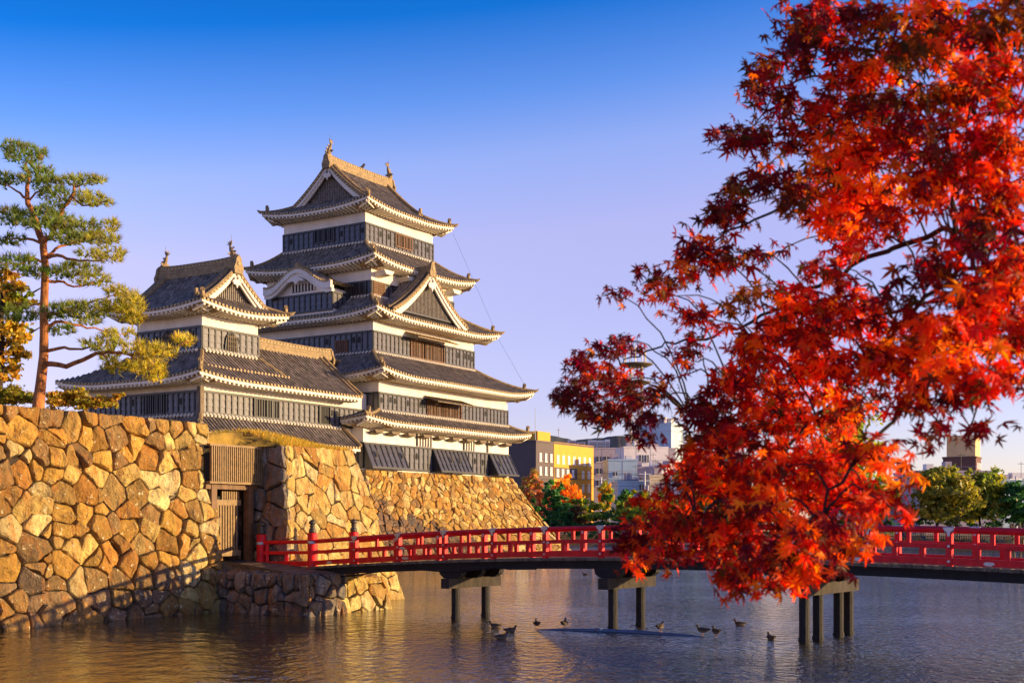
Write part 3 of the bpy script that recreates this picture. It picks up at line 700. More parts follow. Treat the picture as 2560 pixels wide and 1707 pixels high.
# ------------------------------------------------------------------ small keep with its gallery
tur = thing('castle_turret', 'smaller black and white castle turret with its tiled gallery joining the keep', 'castle', cworld(-13.8, 1, 4.6), ROT)
o1 = (-13.8, 1, 4.6)
body(tur, o1, -13.8, -6.8, 1, 10.9, 4.6, 11.2); body(tur, o1, -6.8, 1.75, 1.004, 5.4, 4.6, 11.2)
boards(tur, o1, (-13.8, 1), (1.7, 1), 8.78, 10.08, bw=.5, holes=((4.35, 5.4, 8.9, 9.95, 'dark'), (5.5, 6.5, 8.9, 9.95, 'dark'), (10.4, 11.4, 8.85, 10.0, 'dark')))
boards(tur, o1, (-13.8, 10.9), (-13.8, 1), 8.78, 10.08, bw=.45, holes=((5.3, 7.0, 8.85, 10.0, 'dark'),))
mb = MB(); mb.box(-14.0, -13.72, .8, 1.08, 8.6, 10.3); mb.build('corner_board', M['gwood'], tur, o1)
# lower skirt roof
rb = MB(); eb = MB(); lnW = 14.4
hW = lambda s, d: 7.3+1.4*(.8*d/1.5+.2*(d/1.5)**2)+.25*max(0, 1-s/4)**2*(1-d/1.5)
patch(rb, (-15.3, -.5), (1, 0), (0, 1), 0, lnW, lambda s: max(0, min(1.5, s, (lnW-s)*6)), hW); eave(rb, eb, (-15.3, -.5), (1, 0), (0, 1), 0, lnW, hW, 1.5, 7.05)
hN = lambda s, d: 7.3+1.4*(.8*d/1.5+.2*(d/1.5)**2)+.25*max(0, 1-(12.9-s)/4)**2*(1-d/1.5)
patch(rb, (-15.3, 12.4), (0, -1), (1, 0), 0, 12.9, lambda s: max(0, min(1.5, 12.9-s)), hN); eave(rb, eb, (-15.3, 12.4), (0, -1), (1, 0), 0, 12.9, hN, 1.5, 7.05)
hiproll(rb, [Vector((-15.3+d, -.5+d, hW(d, d)+.1)) for d in [1.5*i/5 for i in range(6)]])
rb.tube([(-.9, -.5, 7.45), (-1.05, 1, 8.8)], .15, 6, None, 2)
for i in range(int(12.6/TP)): eb.tube([(-13.7+i*TP, .78, 8.62), (-13.7+i*TP, .97, 8.78)], .085, 5)
for i in range(int(9.8/TP)): eb.tube([(-14.02, 10.8-i*TP, 8.62), (-13.83, 10.8-i*TP, 8.78)], .085, 5)
rb.build('skirt_roof', [M['tile'], M['disc'], M['ridge'], M['rib']], tur, o1); eb.build('skirt_eaves', [M['trim'], M['soffit']], tur, o1)
# main lower roof
rb = MB(); eb = MB(); hd = lambda d: 10.72+.74*d+.025*d*d; lw = 14.6
h = lambda s, d: hd(d)+.3*max(0, 1-s/4.5)**2*max(0, 1-d/2.2)
P0 = (-15.1, -.3)
patch(rb, P0, (1, 0), (0, 1), 0, 7.0, lambda s: min(2.2, s*.96), h); patch(rb, P0, (1, 0), (0, 1), 7.0, lw, lambda s: 3.5, h, 10)
eave(rb, eb, P0, (1, 0), (0, 1), 0, lw, h, 1.28, 10.5)
h2 = lambda s, d: hd(d)+.4*(max(0, 1-(12.5-s)/4.5)**2+max(0, 1-s/4.5)**2)*max(0, 1-d/2.3)
patch(rb, (-15.1, 12.2), (0, -1), (1, 0), 0, 12.5, lambda s: max(0, min(2.3, s*.5, (12.5-s)*1.04)), h2); eave(rb, eb, (-15.1, 12.2), (0, -1), (1, 0), 0, 12.5, h2, 1.28, 10.5)
patch(rb, (1.6, 6.7), (-1, 0), (0, -1), 0, 9.7, lambda s: 3.5, lambda s, d: hd(d), 8)
patch(rb, (-6, 12.2), (-1, 0), (0, -1), 0, 9.1, lambda s: max(.01, min(4.75, (9.1-s)*2)), lambda s, d: 10.72+.42*d, 8)
hiproll(rb, [Vector((-15.1+d*1.04, -.3+d, h(d, d)+.1)) for d in [2.2*i/6 for i in range(7)]])
rb.tube([(-.55, -.3, 10.85), (-.55, 1.2, hd(1.5)+.1), (-.55, 3.1, hd(3.4)+.15)], .17, 6, None, 2); rb.tube([(-.95, -.3, 10.8), (-.95, 3.1, hd(3.4)+.1)], .12, 6, None, 2)
# stepped second layer of tiles
h3 = lambda s, d: hd(d+.9)+.07
patch(rb, (-14.0, .6), (1, 0), (0, 1), .3, 7.5, lambda s: min(1.25, .1+s), h3, 4)
for i in range(24): rb.disc((-13.7+i*TP+.1, .58, h3(0, 0)+.04), (0, -1, 0), .085, .07, 6, None, 1)
rb.tube([(-7.95, 1.9, hd(2.2)+.15), (-7.0, .6, hd(.9)+.12)], .12, 6, None, 2)
for i in range(int(4.6/TP)): eb.tube([(-12.65+i*TP, 1.66, 12.55), (-12.65+i*TP, 1.86, 12.72)], .085, 5)
for i in range(int(5.4/TP)): eb.tube([(-13.04, 7.3-i*TP, 12.55), (-12.84, 7.3-i*TP, 12.72)], .085, 5)
rb.build('lower_roof', [M['tile'], M['disc'], M['ridge'], M['rib']], tur, o1); eb.build('lower_eaves', [M['trim'], M['soffit']], tur, o1)
ridge(tur, o1, (-8.0, 3.2), (.3, 3.2), hd(3.5)-.05, .5, .4, name='gallery_ridge')
body(tur, o1, -12.8, -8.1, 1.9, 7.45, 11.5, 15.2)
clad(tur, o1, -12.8, -8.1, 1.9, 7.45, 12.72, 14.02)
def bell(P, e, n, w=.95, H=1.15):
    mb = MB(); P = Vector(P); e = Vector(e); n = Vector(n)
    prof = [(-.5, 0), (-.46, .35), (-.42, .55), (-.33, .75), (-.15, .9), (0, 1.0), (.15, .9), (.33, .75), (.42, .55), (.46, .35), (.5, 0)]
    mb.prism([P+e*x*w*1.2+Z*(y*H*1.08) for x, y in prof], n*.10, None, 1); mb.prism([P+e*x*w+Z*(.03+y*H)+n*.1 for x, y in prof], n*.02, None, 0)
    for k in range(5): x = (-.36+.18*k)*w; mb.obox(P+e*(x-.025)+n*.12, e*.05, n*.04, Z*H*(1-.9*(x/w)**2-.12), None, 2)
    for k in (1, 2, 3): mb.obox(P-e*.42*w+n*.12+Z*(.25*k*H-.02), e*.84*w, n*.03, Z*.04, None, 2)
    return mb.build('bell_window', [M['dark'], M['batten'], M['gwood']], tur, o1, fixn=True)
bell((-10.5, 1.85, 12.78), (1, 0, 0), (0, -1, 0)); bell((-12.85, 4.7, 12.78), (0, -1, 0), (-1, 0, 0))
irimoya(tur, o1, (-14.15, -6.75, .5, 8.85), 14.98, 17.75, 'b', 1.0, .36, .25, 1.35, .68)
shachi(tur, o1, (-10.45, 1.75, 18.35), (0, 1), .95); shachi(tur, o1, (-10.45, 7.6, 18.35), (0, -1), .95)
mb = MB(); mb.tube([(-14.0, 6.2, 14.7), (-15.0, 6.6, 12.0)], .02, 4); mb.tube([(-15.0, 7.5, 10.5), (-15.1, 7.5, 5)], .02, 4); mb.build('conductor_cable', M['gwood'], tur, o1)
# ------------------------------------------------------------------ gate
g0 = wc(.7, .35, 1.3)
gate = thing('wooden_gate', 'dark wooden castle gate with slatted hanging panel between two stone walls', 'gate', g0, ROT)
G0 = (.7, .35, 1.3)
mb = MB(); k = -.45
while k < 1.66: mb.box(k, k+.04, .25, .33, 3.6, 4.62); k += .082
mb.box(-.5, 1.7, .46, .50, 3.62, 4.6, None, 1); mb.box(-.5, 1.7, .26, .40, 3.55, 3.61); mb.box(-.5, 1.7, .26, .40, 4.6, 4.66)
mb.build('slat_panel', [M['gatew'], M['dark']], gate, G0)
mb = MB(); mb.box(1.15, 1.34, .38, .60, 1.3, 3.56); mb.build('gate_post', M['orange'], gate, G0)
mb = MB(); mb.box(-.3, -.1, .4, .62, 1.3, 3.56); mb.box(-.5, 1.7, .42, .7, 3.4, 3.56); mb.build('gate_frame', M['wood'], gate, G0)
dr = MB(); dr.box(.0, 1.02, .66, .70, 1.5, 3.2, None, 1); k = .02
while k < .95: dr.box(k, k+.06, .61, .66, 1.55, 2.95); k += .105
for z in (1.5, 2.95): dr.box(-.02, 1.04, .59, .71, z, z+.16)
k = .3
while k < .98: dr.box(k, k+.05, .60, .66, 3.1, 3.35); k += .09
dr.build('gate_door', [M['gatew'], M['dark']], gate, G0)
mb = MB(); mb.box(1.36, 1.66, .8, .86, 1.3, 3.5); mb.box(-.3, 1.68, 2.4, 2.5, 1.4, 4.4); mb.box(-.3, 1.68, .7, 2.5, 3.6, 3.7); mb.build('gate_passage', M['dark'], gate, G0)
# ------------------------------------------------------------------ red bridge
BP = Vector((-1.48, 30.7, 0)); BD = Vector((.7915, -.6112, 0)); BW = Vector((.6112, .7915, 0))
zt = lambda t: 2.43-.0026*(t-8)**2
def bp(t, w_, z): return BP+BD*t+BW*w_+Z*z
br = thing('red_bridge', 'red railed wooden footbridge crossing the moat on dark piles', 'bridge', bp(-5.1, 0, 0))
OB = bp(-5.1, 0, 0); TE = 20.3; TS = [-5.12+.25*i for i in range(int((TE+5.12)/.25)+1)]
def beam(mb, w0, w1, dz0, dz1, ts=TS, mt=0):
    vs = []
    for t_ in ts:
        for ww, dz in ((w0, dz0), (w1, dz0), (w1, dz1), (w0, dz1)): vs.append(bp(t_, ww, zt(t_)+dz))
    n = len(ts)
    mb.add(vs, [(i*4+j, i*4+(j+1) % 4, i*4+4+(j+1) % 4, i*4+4+j) for i in range(n-1) for j in range(4)]+[(3, 2, 1, 0), (4*n-4, 4*n-3, 4*n-2, 4*n-1)], None, mt)
mb = MB(); beam(mb, -.06, .10, -.99, -.80); beam(mb, 1.5, 1.66, -.99, -.80); beam(mb, .7, .86, -.99, -.80); beam(mb, -.10, -.04, -.85, -.76); mb.build('edge_girder', M['bwood'], br, OB, fixn=True)
mb = MB(); t_ = -5.1; rr = random.Random(3)
while t_ < TE:
    wv = rr.uniform(.0, .05); mb.obox(bp(t_, -.14-wv, zt(t_)-.80), BD*.19, BW*(1.88+wv), Z*.06); t_ += .2
mb.build('deck_planks', M['gwood'], br, OB)
def rail(w0, name):
    mb = MB()
    mb.tube([bp(t_, w0, zt(t_)-.055) for t_ in TS], .058, 8); beam(mb, w0-.035, w0+.035, -.40, -.31); beam(mb, w0-.045, w0+.045, -.71, -.58)
    mb.build(name, M['red'], br, OB, fixn=True)
    k = 0; rr = random.Random(int(w0*10)+2)
    t_ = -3.44
    while t_ < TE:
        mb = MB(); z = zt(t_); mb.obox(bp(t_-.055, w0-.06, z-.76), BD*.11, BW*.12, Z*.66); p = mb.build('rail_post', M['red'], br, OB)
        for sg, ww in ((-1, w0-.062), (1, w0+.062)):
            mb = MB(); o = BW*sg*.012; c = bp(t_, ww, z)
            mb.prism([c+BD*x+Z*y for x, y in ((-.11, .0), (.11, .0), (.085, -.05), (.035, -.09), (.02, -.17), (-.02, -.17), (-.035, -.09), (-.085, -.05))], o)
            for dz in (-.355, -.645): mb.disc(c+Z*dz+o, BW*sg, .026, .015, 8)
            mb.build('post_fitting', M['steel'], p, OB, fixn=True)
        mb = MB(); mb.tube([bp(t_-.09, w0, z-.05), bp(t_+.09, w0, z-.05)], .063, 8); mb.build('rail_collar', M['steel'], p, OB)
        for q in (.33, .67):
            tt = t_+1.58*q; z2 = zt(tt)
            if tt < TE-.2: mb = MB(); mb.obox(bp(tt-.05, w0-.035, z2-.60), BD*.10, BW*.07, Z*.22); mb.build('short_post', M['red'], br, OB)
        tt = t_+.79; z2 = zt(tt)
        if tt < TE-.2: mb = MB(); mb.obox(bp(tt-.04, w0-.03, z2-.34), BD*.08, BW*.06, Z*.27); mb.build('short_post', M['red'], br, OB)
        t_ += 1.58
rail(0, 'near_rail'); rail(1.6, 'far_rail')
rr = random.Random(8)                                         # bare scars where the paint has flaked
for t_, dz in ((-1.7, -.39), (10.55, -.66), (13.1, -.66), (-4.4, -.66), (2.9, -.37), (-1.6, -.65)):
    c = bp(t_, -.047, zt(t_)+dz); mb = MB(); mb.prism([c+BD*(x*rr.uniform(.8, 1.3))+Z*y for x, y in ((-.12, .0), (-.05, .035), (.08, .03), (.12, -.01), (.03, -.045), (-.08, -.03))], -BW*.004)
    mb.build('bare_patch', M['steel'], br, OB, fixn=True)
PROF = [(.065, 0), (.075, .02), (.07, .05), (.078, .07), (.07, .10), (.05, .13), (.048, .17), (.062, .19), (.05, .21), (.04, .225), (.062, .25), (.075, .285), (.068, .32), (.04, .35), (.012, .375), (.004, .39)]
def newel(p, zb, ztop):
    mb = MB(); mb.lathe(p+Z*zb, [(.14, 0), (.14, ztop-zb-.01), (.13, ztop-zb)], 16); o = mb.build('newel_post', M['red'], br, OB, smooth=False)
    mb = MB(); mb.lathe(p+Z*ztop, [(r_*1.4, z_) for r_, z_ in PROF], 14); mb.build('bronze_finial', M['bronze'], o, OB, smooth=True)
    mb = MB(); mb.lathe(p+Z*(ztop-.30), [(.142, 0), (.147, .01), (.147, .07), (.142, .08)], 16); mb.build('post_band', M['steel'], o, OB)
pA = Vector((-7.25, 35.3, 0)); pB = bp(-5.12, 0, 0); pC = bp(-5.12, 1.6, 0)
newel(pB, 1.0, 2.17); newel(pC, 1.1, 2.19); newel(pA, 1.2, 2.12)
mb = MB(); wr = MB()
for za, zb, r_ in ((1.88, 1.93, .055), (1.58, 1.63, 0), (1.24, 1.30, 1)):
    a = pA+Z*za; b = pB+Z*zb
    if r_ and r_ < 1: mb.tube([a, b], r_, 8)
    else:
        s_ = (b-a).cross(Z).normalized(); mb.obox(a-s_*.035-Z*.045, b-a, s_*.07, Z*(.09 if r_ < 1 else .14))
for q in (.12, .5):
    c = pA.lerp(pB, q); mb.obox(c+Vector((-.04, -.04, 1.3)), (.09, 0, 0), (0, .08, 0), (0, 0, .3 if q > .3 else .6))
mb.build('wing_rail', M['red'], br, OB, fixn=True)
for i, (t0, ws) in enumerate(((0, (.1, 1.3)), (4.71, (.1, 1.3)), (9.42, (.0, .68, 1.75, 2.3)), (14.13, (.1, 1.3)), (18.8, (.1, 1.3)))):
    z = zt(t0)-.99
    mb = MB(); mb.obox(bp(t0-.13, -.32, z-.46), BD*.26, BW*(2.1 if i != 2 else 2.9), Z*.25)
    mb.build('pier_cap', M['capw'], br, OB)
    for ww in (-.02, .75, 1.5):
        mb = MB(); mb.prism([bp(t0+x, ww-.09, z+y) for x, y in ((-.38, 0), (.38, 0), (.35, -.12), (.22, -.21), (-.22, -.21), (-.35, -.12))], BW*.18); mb.build('corbel', M['bwood'], br, OB, fixn=True)
    for ww in ws:
        mb = MB(); mb.tube([bp(t0, ww, -1.2), bp(t0, ww, z-.46)], .11, 12); mb.tube([bp(t0, ww, .02), bp(t0, ww, .10)], .125, 12)
        mb.build('pile', M['bwood'], br, OB, smooth=False)
mb = MB(); mb.tube([bp(-5+i*.5, -.12, zt(-5+i*.5)-1.0-.06*sin(i*.7)) for i in range(12)], .02, 5)
mb.tube([bp(.3+i*.4, -.13, zt(i*.4)-1.03+.035*i if i < 4 else zt(i*.4)-.98) for i in range(7)], .02, 5); mb.build('service_cable', M['dark'], br, OB)
# ------------------------------------------------------------------ floating pipe and ducks
pp = [at(1333, 1569, 28.2), at(1400, 1568, 28.0), at(1497, 1568, 27.6), at(1600, 1573, 27.2), at(1700, 1580, 26.7), at(1796, 1588, 26.2)]
for p, z in zip(pp, (-.02, .01, .03, .025, .01, -.02)): p.z = z
mb = MB(); mb.tube([p-pp[2] for p in pp], [.02, .035, .045, .045, .035, .02], 10); mb.tube([p-pp[2] for p in (pp[2].lerp(pp[1], .08), pp[2].lerp(pp[3], .1))], .056, 10)
o = mb.build('floating_pipe', M['pipe'], smooth=True); o.location = pp[2]; tag(o, 'long blue-grey pipe floating on the moat with ducks standing on it', 'pipe')
Mduck = mat('duck_plumage', (.9, .85, .8), .75, .35, 14, .4, 60, tint=True)
def duck(label, loc, rz, s=.52, stand=False, head=0.):
    t = thing('duck', label, 'duck', loc, rz, 'ducks on the moat')
    zz = .13 if stand else -.03
    sp = [(-.33, .16, .006, .02), (-.29, .15, .03, .05), (-.22, .12, .06, .085), (-.10, .10, .10, .13), (.03, .10, .115, .14), (.13, .12, .10, .12), (.18, .17, .07, .075), (.20, .215, .052, .05), (.215, .25, .050, .048), (.24, .275, .052, .046), (.275, .275, .042, .037), (.305, .262, .022, .026), (.34, .255, .014, .026), (.37, .25, .006, .02)]
    n = 12; vs = []; fs = []; mb = MB()
    for i, (x, z, rz_, ry) in enumerate(sp):
        a = sp[min(i+1, len(sp)-1)]; b = sp[max(0, i-1)]; tx = a[0]-b[0]; tz = a[1]-b[1]; l = sqrt(tx*tx+tz*tz); tx /= l; tz /= l
        for k in range(n):
            an = 2*pi*k/n; u = cos(an)*rz_; v_ = sin(an)*ry; hx = x
            if i > 6: hx += head
            vs.append(Vector((hx-tz*u, v_, z+tx*u+zz))*s)
    cols = []
    for i in range(len(sp)-1):
        for k in range(n): fs.append((i*n+k, i*n+(k+1) % n, (i+1)*n+(k+1) % n, (i+1)*n+k)); cols.append((.12, .08, .05) if i < 6 else (.16, .11, .07) if i < 8 else (.07, .05, .04) if i < 10 else (.55, .36, .05))
        if 1 < i < 5:
            for k in range(n):
                if cos(2*pi*(k+.5)/n) < -.2: cols[i*n+k] = (.24, .17, .11)
    mb.add(vs, fs)
    for i, c in enumerate(cols): mb.c[i] = c
    mb.add(vs[:n], [tuple(range(n))], (.1, .07, .05)); mb.add(vs[-n:], [tuple(range(n))], (.5, .35, .05))
    mb.build('body', Mduck, t, smooth=True)
    for sg in (1, -1):
        w_ = MB(); w_.prism([Vector((x, sg*(.135-.05*abs(x-.0)*2), z+zz))*s for x, z in ((.12, .14), (.06, .19), (-.08, .19), (-.24, .155), (-.26, .14), (-.12, .10), (.06, .09))], Vector((0, sg*.018, 0))*s, (.08, .055, .04)); w_.build('wing', Mduck, t, fixn=True)
        if stand:
            l = MB(); l.tube([Vector((.0, sg*.05, .10))*s, Vector((.01, sg*.05, .01))*s], .012*s, 5, (.6, .25, .05)); l.prism([Vector((x, sg*.05+y, .0))*s for x, y in ((-.01, -.01), (.07, -.03), (.075, .03), (-.01, .01))], (0, 0, .008), (.6, .25, .05)); l.build('leg', Mduck, t, fixn=True)
def onwater(x, y): D = CH*F/(y-HY); return at(x, y, D)
def onpipe(x):
    for a, b in zip(pp, pp[1:]):
        ua = a.x/a.y*F+1280; ub = b.x/b.y*F+1280
        if ua <= x <= ub: p = a.lerp(b, (x-ua)/(ub-ua)); p.z += .035; return p
DK = 1.0884
for lab, x, y, rz in (('brown duck swimming beside the second pile of the nearest bridge pier', 1238, 1567, 2.9), ('dark duck swimming between the bridge pier and the thin end of the pipe', 1276, 1578, .1),
                      ('duck lowest in the picture, left of the thin end of the pipe', 1254, 1595, .2), ('tiny lone duck far off under the bridge span between two piers', 1463, 1437, 2.8),
                      ('duck swimming alone just beyond the submerged right end of the pipe', 1850, 1562, 3.0), ('dark duck floating alone nearest the pier with four piles', 1927, 1597, 1.8)):
    duck(lab, onwater(x, y), rz, head=.0)
for lab, x, rz in (('leftmost duck standing on the floating pipe', 1342, 1.7), ('plump duck standing on the pipe, second from its left end', 1411, 1.3), ('duck with raised neck standing on the pipe right of the bridge piles', 1651, 1.0),
                   ('duck bending forward on the low right part of the pipe', 1758, 2.9), ('dark duck standing at the far right end of the pipe', 1790, 1.9)):
    duck(lab, onpipe(x), rz, stand=True)
# ------------------------------------------------------------------ foliage helpers
def leafq(mb, p, r, rg, col, up=0.):
    a = Vector((rg.gauss(0, 1), rg.gauss(0, 1), rg.gauss(0, 1)+up)).normalized(); u = a.orthogonal().normalized(); u = Matrix.Rotation(rg.uniform(0, 6.28), 3, a) @ u; v_ = a.cross(u)
    l = r*rg.uniform(.7, 1.3); w_ = l*rg.uniform(.45, .7)
    mb.add([p-u*l, p+v_*w_, p+u*l, p-v_*w_], [(0, 1, 2, 3)], col)
def vary(c, rg, k=.25):
    f = rg.uniform(1-k, 1+k); return tuple(max(.002, min(1, x*f*rg.uniform(.9, 1.1))) for x in c)
def crown(mb, blobs, rg, n, size, cols, shell=.55, up=.3, flat=1.):
    tot = sum(b[1]*b[2]+b[1]*b[3]+b[2]*b[3] for b in blobs)
    for b in blobs:
        c = Vector(b[0]); m = int(n*(b[1]*b[2]+b[1]*b[3]+b[2]*b[3])/tot)
        subs = [Vector((rg.gauss(0, 1), rg.gauss(0, 1), rg.gauss(0, 1))).normalized()*rg.uniform(shell, 1) for _ in range(max(6, m//28))]
        col = vary(rg.choice(cols), rg, .2)
        for i in range(m):
            s_ = subs[i % len(subs)]; q = s_+Vector((rg.gauss(0, .15), rg.gauss(0, .15), rg.gauss(0, .10*flat)))
            cc = cols[(i % len(subs)) % len(cols)] if rg.random() < .5 else col
            leafq(mb, c+Vector((q.x*b[1], q.y*b[2], q.z*b[3])), size, rg, vary(cc, rg, .3), up)
def limbtree(mb, base, top, r, rg, nb=6, spread=1.):
    base = Vector(base); top = Vector(top); H_ = (top-base).length; pts = [base.lerp(top, i/5)+Vector((rg.uniform(-1, 1), rg.uniform(-1, 1), 0))*H_*.02*(i > 0) for i in range(6)]
    mb.tube(pts, [r*(1.25-i*.2) for i in range(6)], 8)
    for k in range(nb):
        p = base.lerp(top, .35+.6*k/nb); a = rg.uniform(0, 6.28); l = spread*rg.uniform(.6, 1.)
        mb.tube([p, p+Vector((cos(a)*l*.5, sin(a)*l*.5, l*.25)), p+Vector((cos(a)*l, sin(a)*l, l*.6))], [r*.45, r*.3, r*.1], 5)
# ------------------------------------------------------------------ red pine on the rampart
rg = random.Random(21)
def zp(x, y, D): return at(x/2.178, 340+y/2.178, D)
pine = thing('pine_tree', 'tall orange-barked pine with flat layered green pads standing on the left rampart', 'tree', zp(205, 1490, 32))
PO = zp(205, 1490, 32)
tr = MB(); tp = [(200, 1530), (208, 1480), (222, 1350), (238, 1200), (240, 1080), (238, 950), (244, 820), (246, 700), (236, 610), (236, 560)]
T3 = [zp(x, y, 32) for x, y in tp]; tr.tube(T3, [.21, .16, .135, .12, .11, .105, .10, .095, .095, .09], 12)
tr.build('trunk', M['bark'], pine, PO, smooth=True)
def limb(pts, r0, r1=.02, D0=32, D1=32):
    mb = MB(); n = len(pts); P_ = [zp(x, y, D0+(D1-D0)*i/(n-1)) for i, (x, y) in enumerate(pts)]
    Q_ = []
    for i in range(n-1):
        for k in range(3):
            q = P_[i].lerp(P_[i+1], k/3)
            if k: q += Vector((rg.uniform(-1, 1), rg.uniform(-1, 1), rg.uniform(-1, 1)))*.035
            Q_.append(q)
    Q_.append(P_[-1]); mb.tube(Q_, [r0+(r1-r0)*i/(len(Q_)-1) for i in range(len(Q_))], 7); mb.build('branch', M['bark'], pine, PO, smooth=True)
limb([(236, 580), (180, 430), (148, 340), (155, 240), (140, 150)], .10, .03); limb([(236, 575), (275, 555), (330, 425), (392, 330), (402, 255)], .09, .03, 32, 31.5)
limb([(250, 1240), (360, 1255), (500, 1195), (600, 1170), (700, 1190)], .075, .03, 32, 31); limb([(262, 1168), (350, 1150), (450, 1160), (560, 1140)], .05, .015, 32, 31.4)
limb([(600, 1180), (760, 1190), (900, 1165), (1030, 1115)], .04, .012, 31, 30.6); limb([(700, 1190), (760, 1230), (830, 1280)], .03, .01, 31, 30.6); limb([(560, 1190), (600, 1250), (690, 1260)], .025, .01, 31, 31.4)
limb([(240, 1030), (330, 1010), (440, 1030), (560, 1060), (680, 1080)], .05, .01, 32, 33); limb([(240, 980), (400, 940), (530, 890), (640, 865)], .045, .01, 32, 31.5)
limb([(250, 790), (320, 790), (400, 820), (520, 800)], .05, .015, 32, 32.5); limb([(262, 660), (340, 655), (430, 680), (560, 680)], .055, .015, 32, 31)
limb([(262, 650), (330, 600), (480, 560), (600, 500)], .045, .01, 32, 33); limb([(235, 590), (150, 560), (60, 560), (0, 570)], .045, .012, 32, 33); limb([(240, 690), (160, 660), (100, 700), (0, 690)], .04, .012, 32, 31)
limb([(148, 340), (90, 300), (0, 250)], .04, .012); limb([(160, 350), (220, 300), (280, 290)], .03, .01, 32, 31.5); limb([(392, 330), (450, 380), (560, 370)], .03, .01, 31.5, 31); limb([(400, 280), (470, 260), (540, 240)], .025, .01)
limb([(240, 900), (150, 930), (60, 900)], .03, .01, 32, 33)
fo = MB()
PADS = [(140, 105, 110, 45), (60, 60, 60, 30), (50, 245, 75, 32), (200, 215, 100, 45), (265, 270, 70, 40), (440, 245, 115, 26), (545, 245, 30, 14), (520, 355, 100, 28), (300, 325, 85, 35), (450, 330, 60, 25), (50, 440, 90, 40), (190, 455, 150, 45), (330, 470, 90, 40), (420, 515, 150, 50), (610, 485, 45, 28), (540, 565, 110, 32), (600, 650, 85, 36), (480, 640, 60, 22), (50, 570, 80, 25), (90, 695, 120, 38), (200, 745, 80, 25), (420, 735, 130, 36), (520, 790, 90, 28), (640, 845, 60, 30), (700, 870, 60, 25), (300, 960, 90, 34), (460, 950, 130, 42), (620, 930, 90, 30), (710, 930, 75, 55), (740, 980, 50, 45), (650, 1080, 90, 22), (560, 1135, 120, 32), (600, 1200, 60, 20), (620, 1255, 70, 30), (780, 1165, 110, 35), (800, 1260, 100, 45), (850, 1300, 50, 35), (900, 1175, 70, 25), (1000, 1110, 55, 32), (120, 975, 90, 36), (330, 1060, 80, 22), (370, 560, 90, 30), (280, 400, 70, 25), (470, 1010, 80, 20), (330, 760, 50, 22)]
for (x, y, rx, ry) in PADS:
    D = 32+rg.uniform(-1.3, 1.3); n = int(rx*ry/42)
    for i in range(n):
        a = rg.uniform(0, 6.28); r_ = sqrt(rg.random())*(1 if rg.random() < .8 else rg.uniform(1, 1.35)); c = zp(x+cos(a)*rx*r_, y+sin(a)*ry*r_*1.15+abs(rg.gauss(0, 3)), D+rg.uniform(-1, 1)*rx/90)
        yl = max(0, min(1, (x-350)/500)); col = vary((.12+.36*yl, .18+.20*yl, .02), rg, .45)  # needle colour carries the sunlit side: brighter yellow-green on right-hand pads
        if rg.random() < .15: col = vary((.20, .16, .03), rg)
        ax = Vector((rg.gauss(0, .5)+cos(a)*.4, rg.gauss(0, .5), rg.uniform(.2, 1.1))).normalized()
        for k in range(11):
            d = (ax+Vector((rg.gauss(0, 1), rg.gauss(0, 1), rg.gauss(0, 1)))*.5).normalized(); l = rg.uniform(.12, .25); sd_ = d.orthogonal().normalized()*.011
            fo.add([c-sd_, c+sd_, c+d*l], [(0, 1, 2)], col)
fo.build('crown', M['needle'], pine, PO)
# broadleaf tree and shrubs by the pine
def zbl(x, y, rx, ry, D): return (zp(x, y, D), rx/2.178/F*D, rx/2.178/F*D, ry/2.178/F*D)
t = thing('autumn_tree', 'bushy tree with brown and yellow leaves at the left picture edge behind the pine', 'tree', zp(-30, 1500, 36))
mb = MB(); limbtree(mb, zp(-30, 1530, 36), zp(20, 850, 36), .16, rg, 9, 1.6); mb.build('trunk', M['barkd'], t, zp(-30, 1500, 36))
mb = MB(); crown(mb, [zbl(60, 800, 110, 70, 36), zbl(-20, 900, 120, 90, 36.5), zbl(110, 880, 90, 70, 36), zbl(60, 1080, 130, 90, 36), zbl(120, 1180, 70, 80, 36), zbl(20, 1250, 110, 90, 36), zbl(-40, 1050, 90, 120, 36.5)], rg, 4200, .085, [(.50, .40, .05), (.60, .42, .05), (.28, .32, .05), (.46, .26, .04), (.18, .14, .03)], .35)
mb.build('crown', M['leaf'], t, zp(-30, 1500, 36))
for lab, bl, cols in (('low orange leaved shrub on the rampart right of the pine trunk', [zbl(320, 1440, 90, 55, 34.5), zbl(400, 1420, 80, 50, 34.7), zbl(480, 1450, 90, 50, 34.5), zbl(570, 1450, 80, 40, 35), zbl(640, 1415, 35, 20, 34.5)], [(.58, .34, .04), (.50, .38, .05), (.42, .20, .03), (.30, .28, .04)]),
                      ('green and yellow shrub on the rampart left of the pine trunk', [zbl(60, 1410, 90, 60, 35), zbl(150, 1430, 60, 45, 35), zbl(-20, 1420, 60, 60, 35)], [(.20, .22, .03), (.42, .32, .04), (.28, .22, .03)])):
    c = bl[0][0].copy(); c.z = 5.2; t = thing('shrub', lab, 'shrub', c); mb = MB(); limbtree(mb, c, c+Z*.7, .03, rg, 6, .6); mb.build('stem', M['barkd'], t, c); mb = MB(); crown(mb, bl, rg, 3400, .06, cols, .1); mb.build('foliage', M['leaf'], t, c)
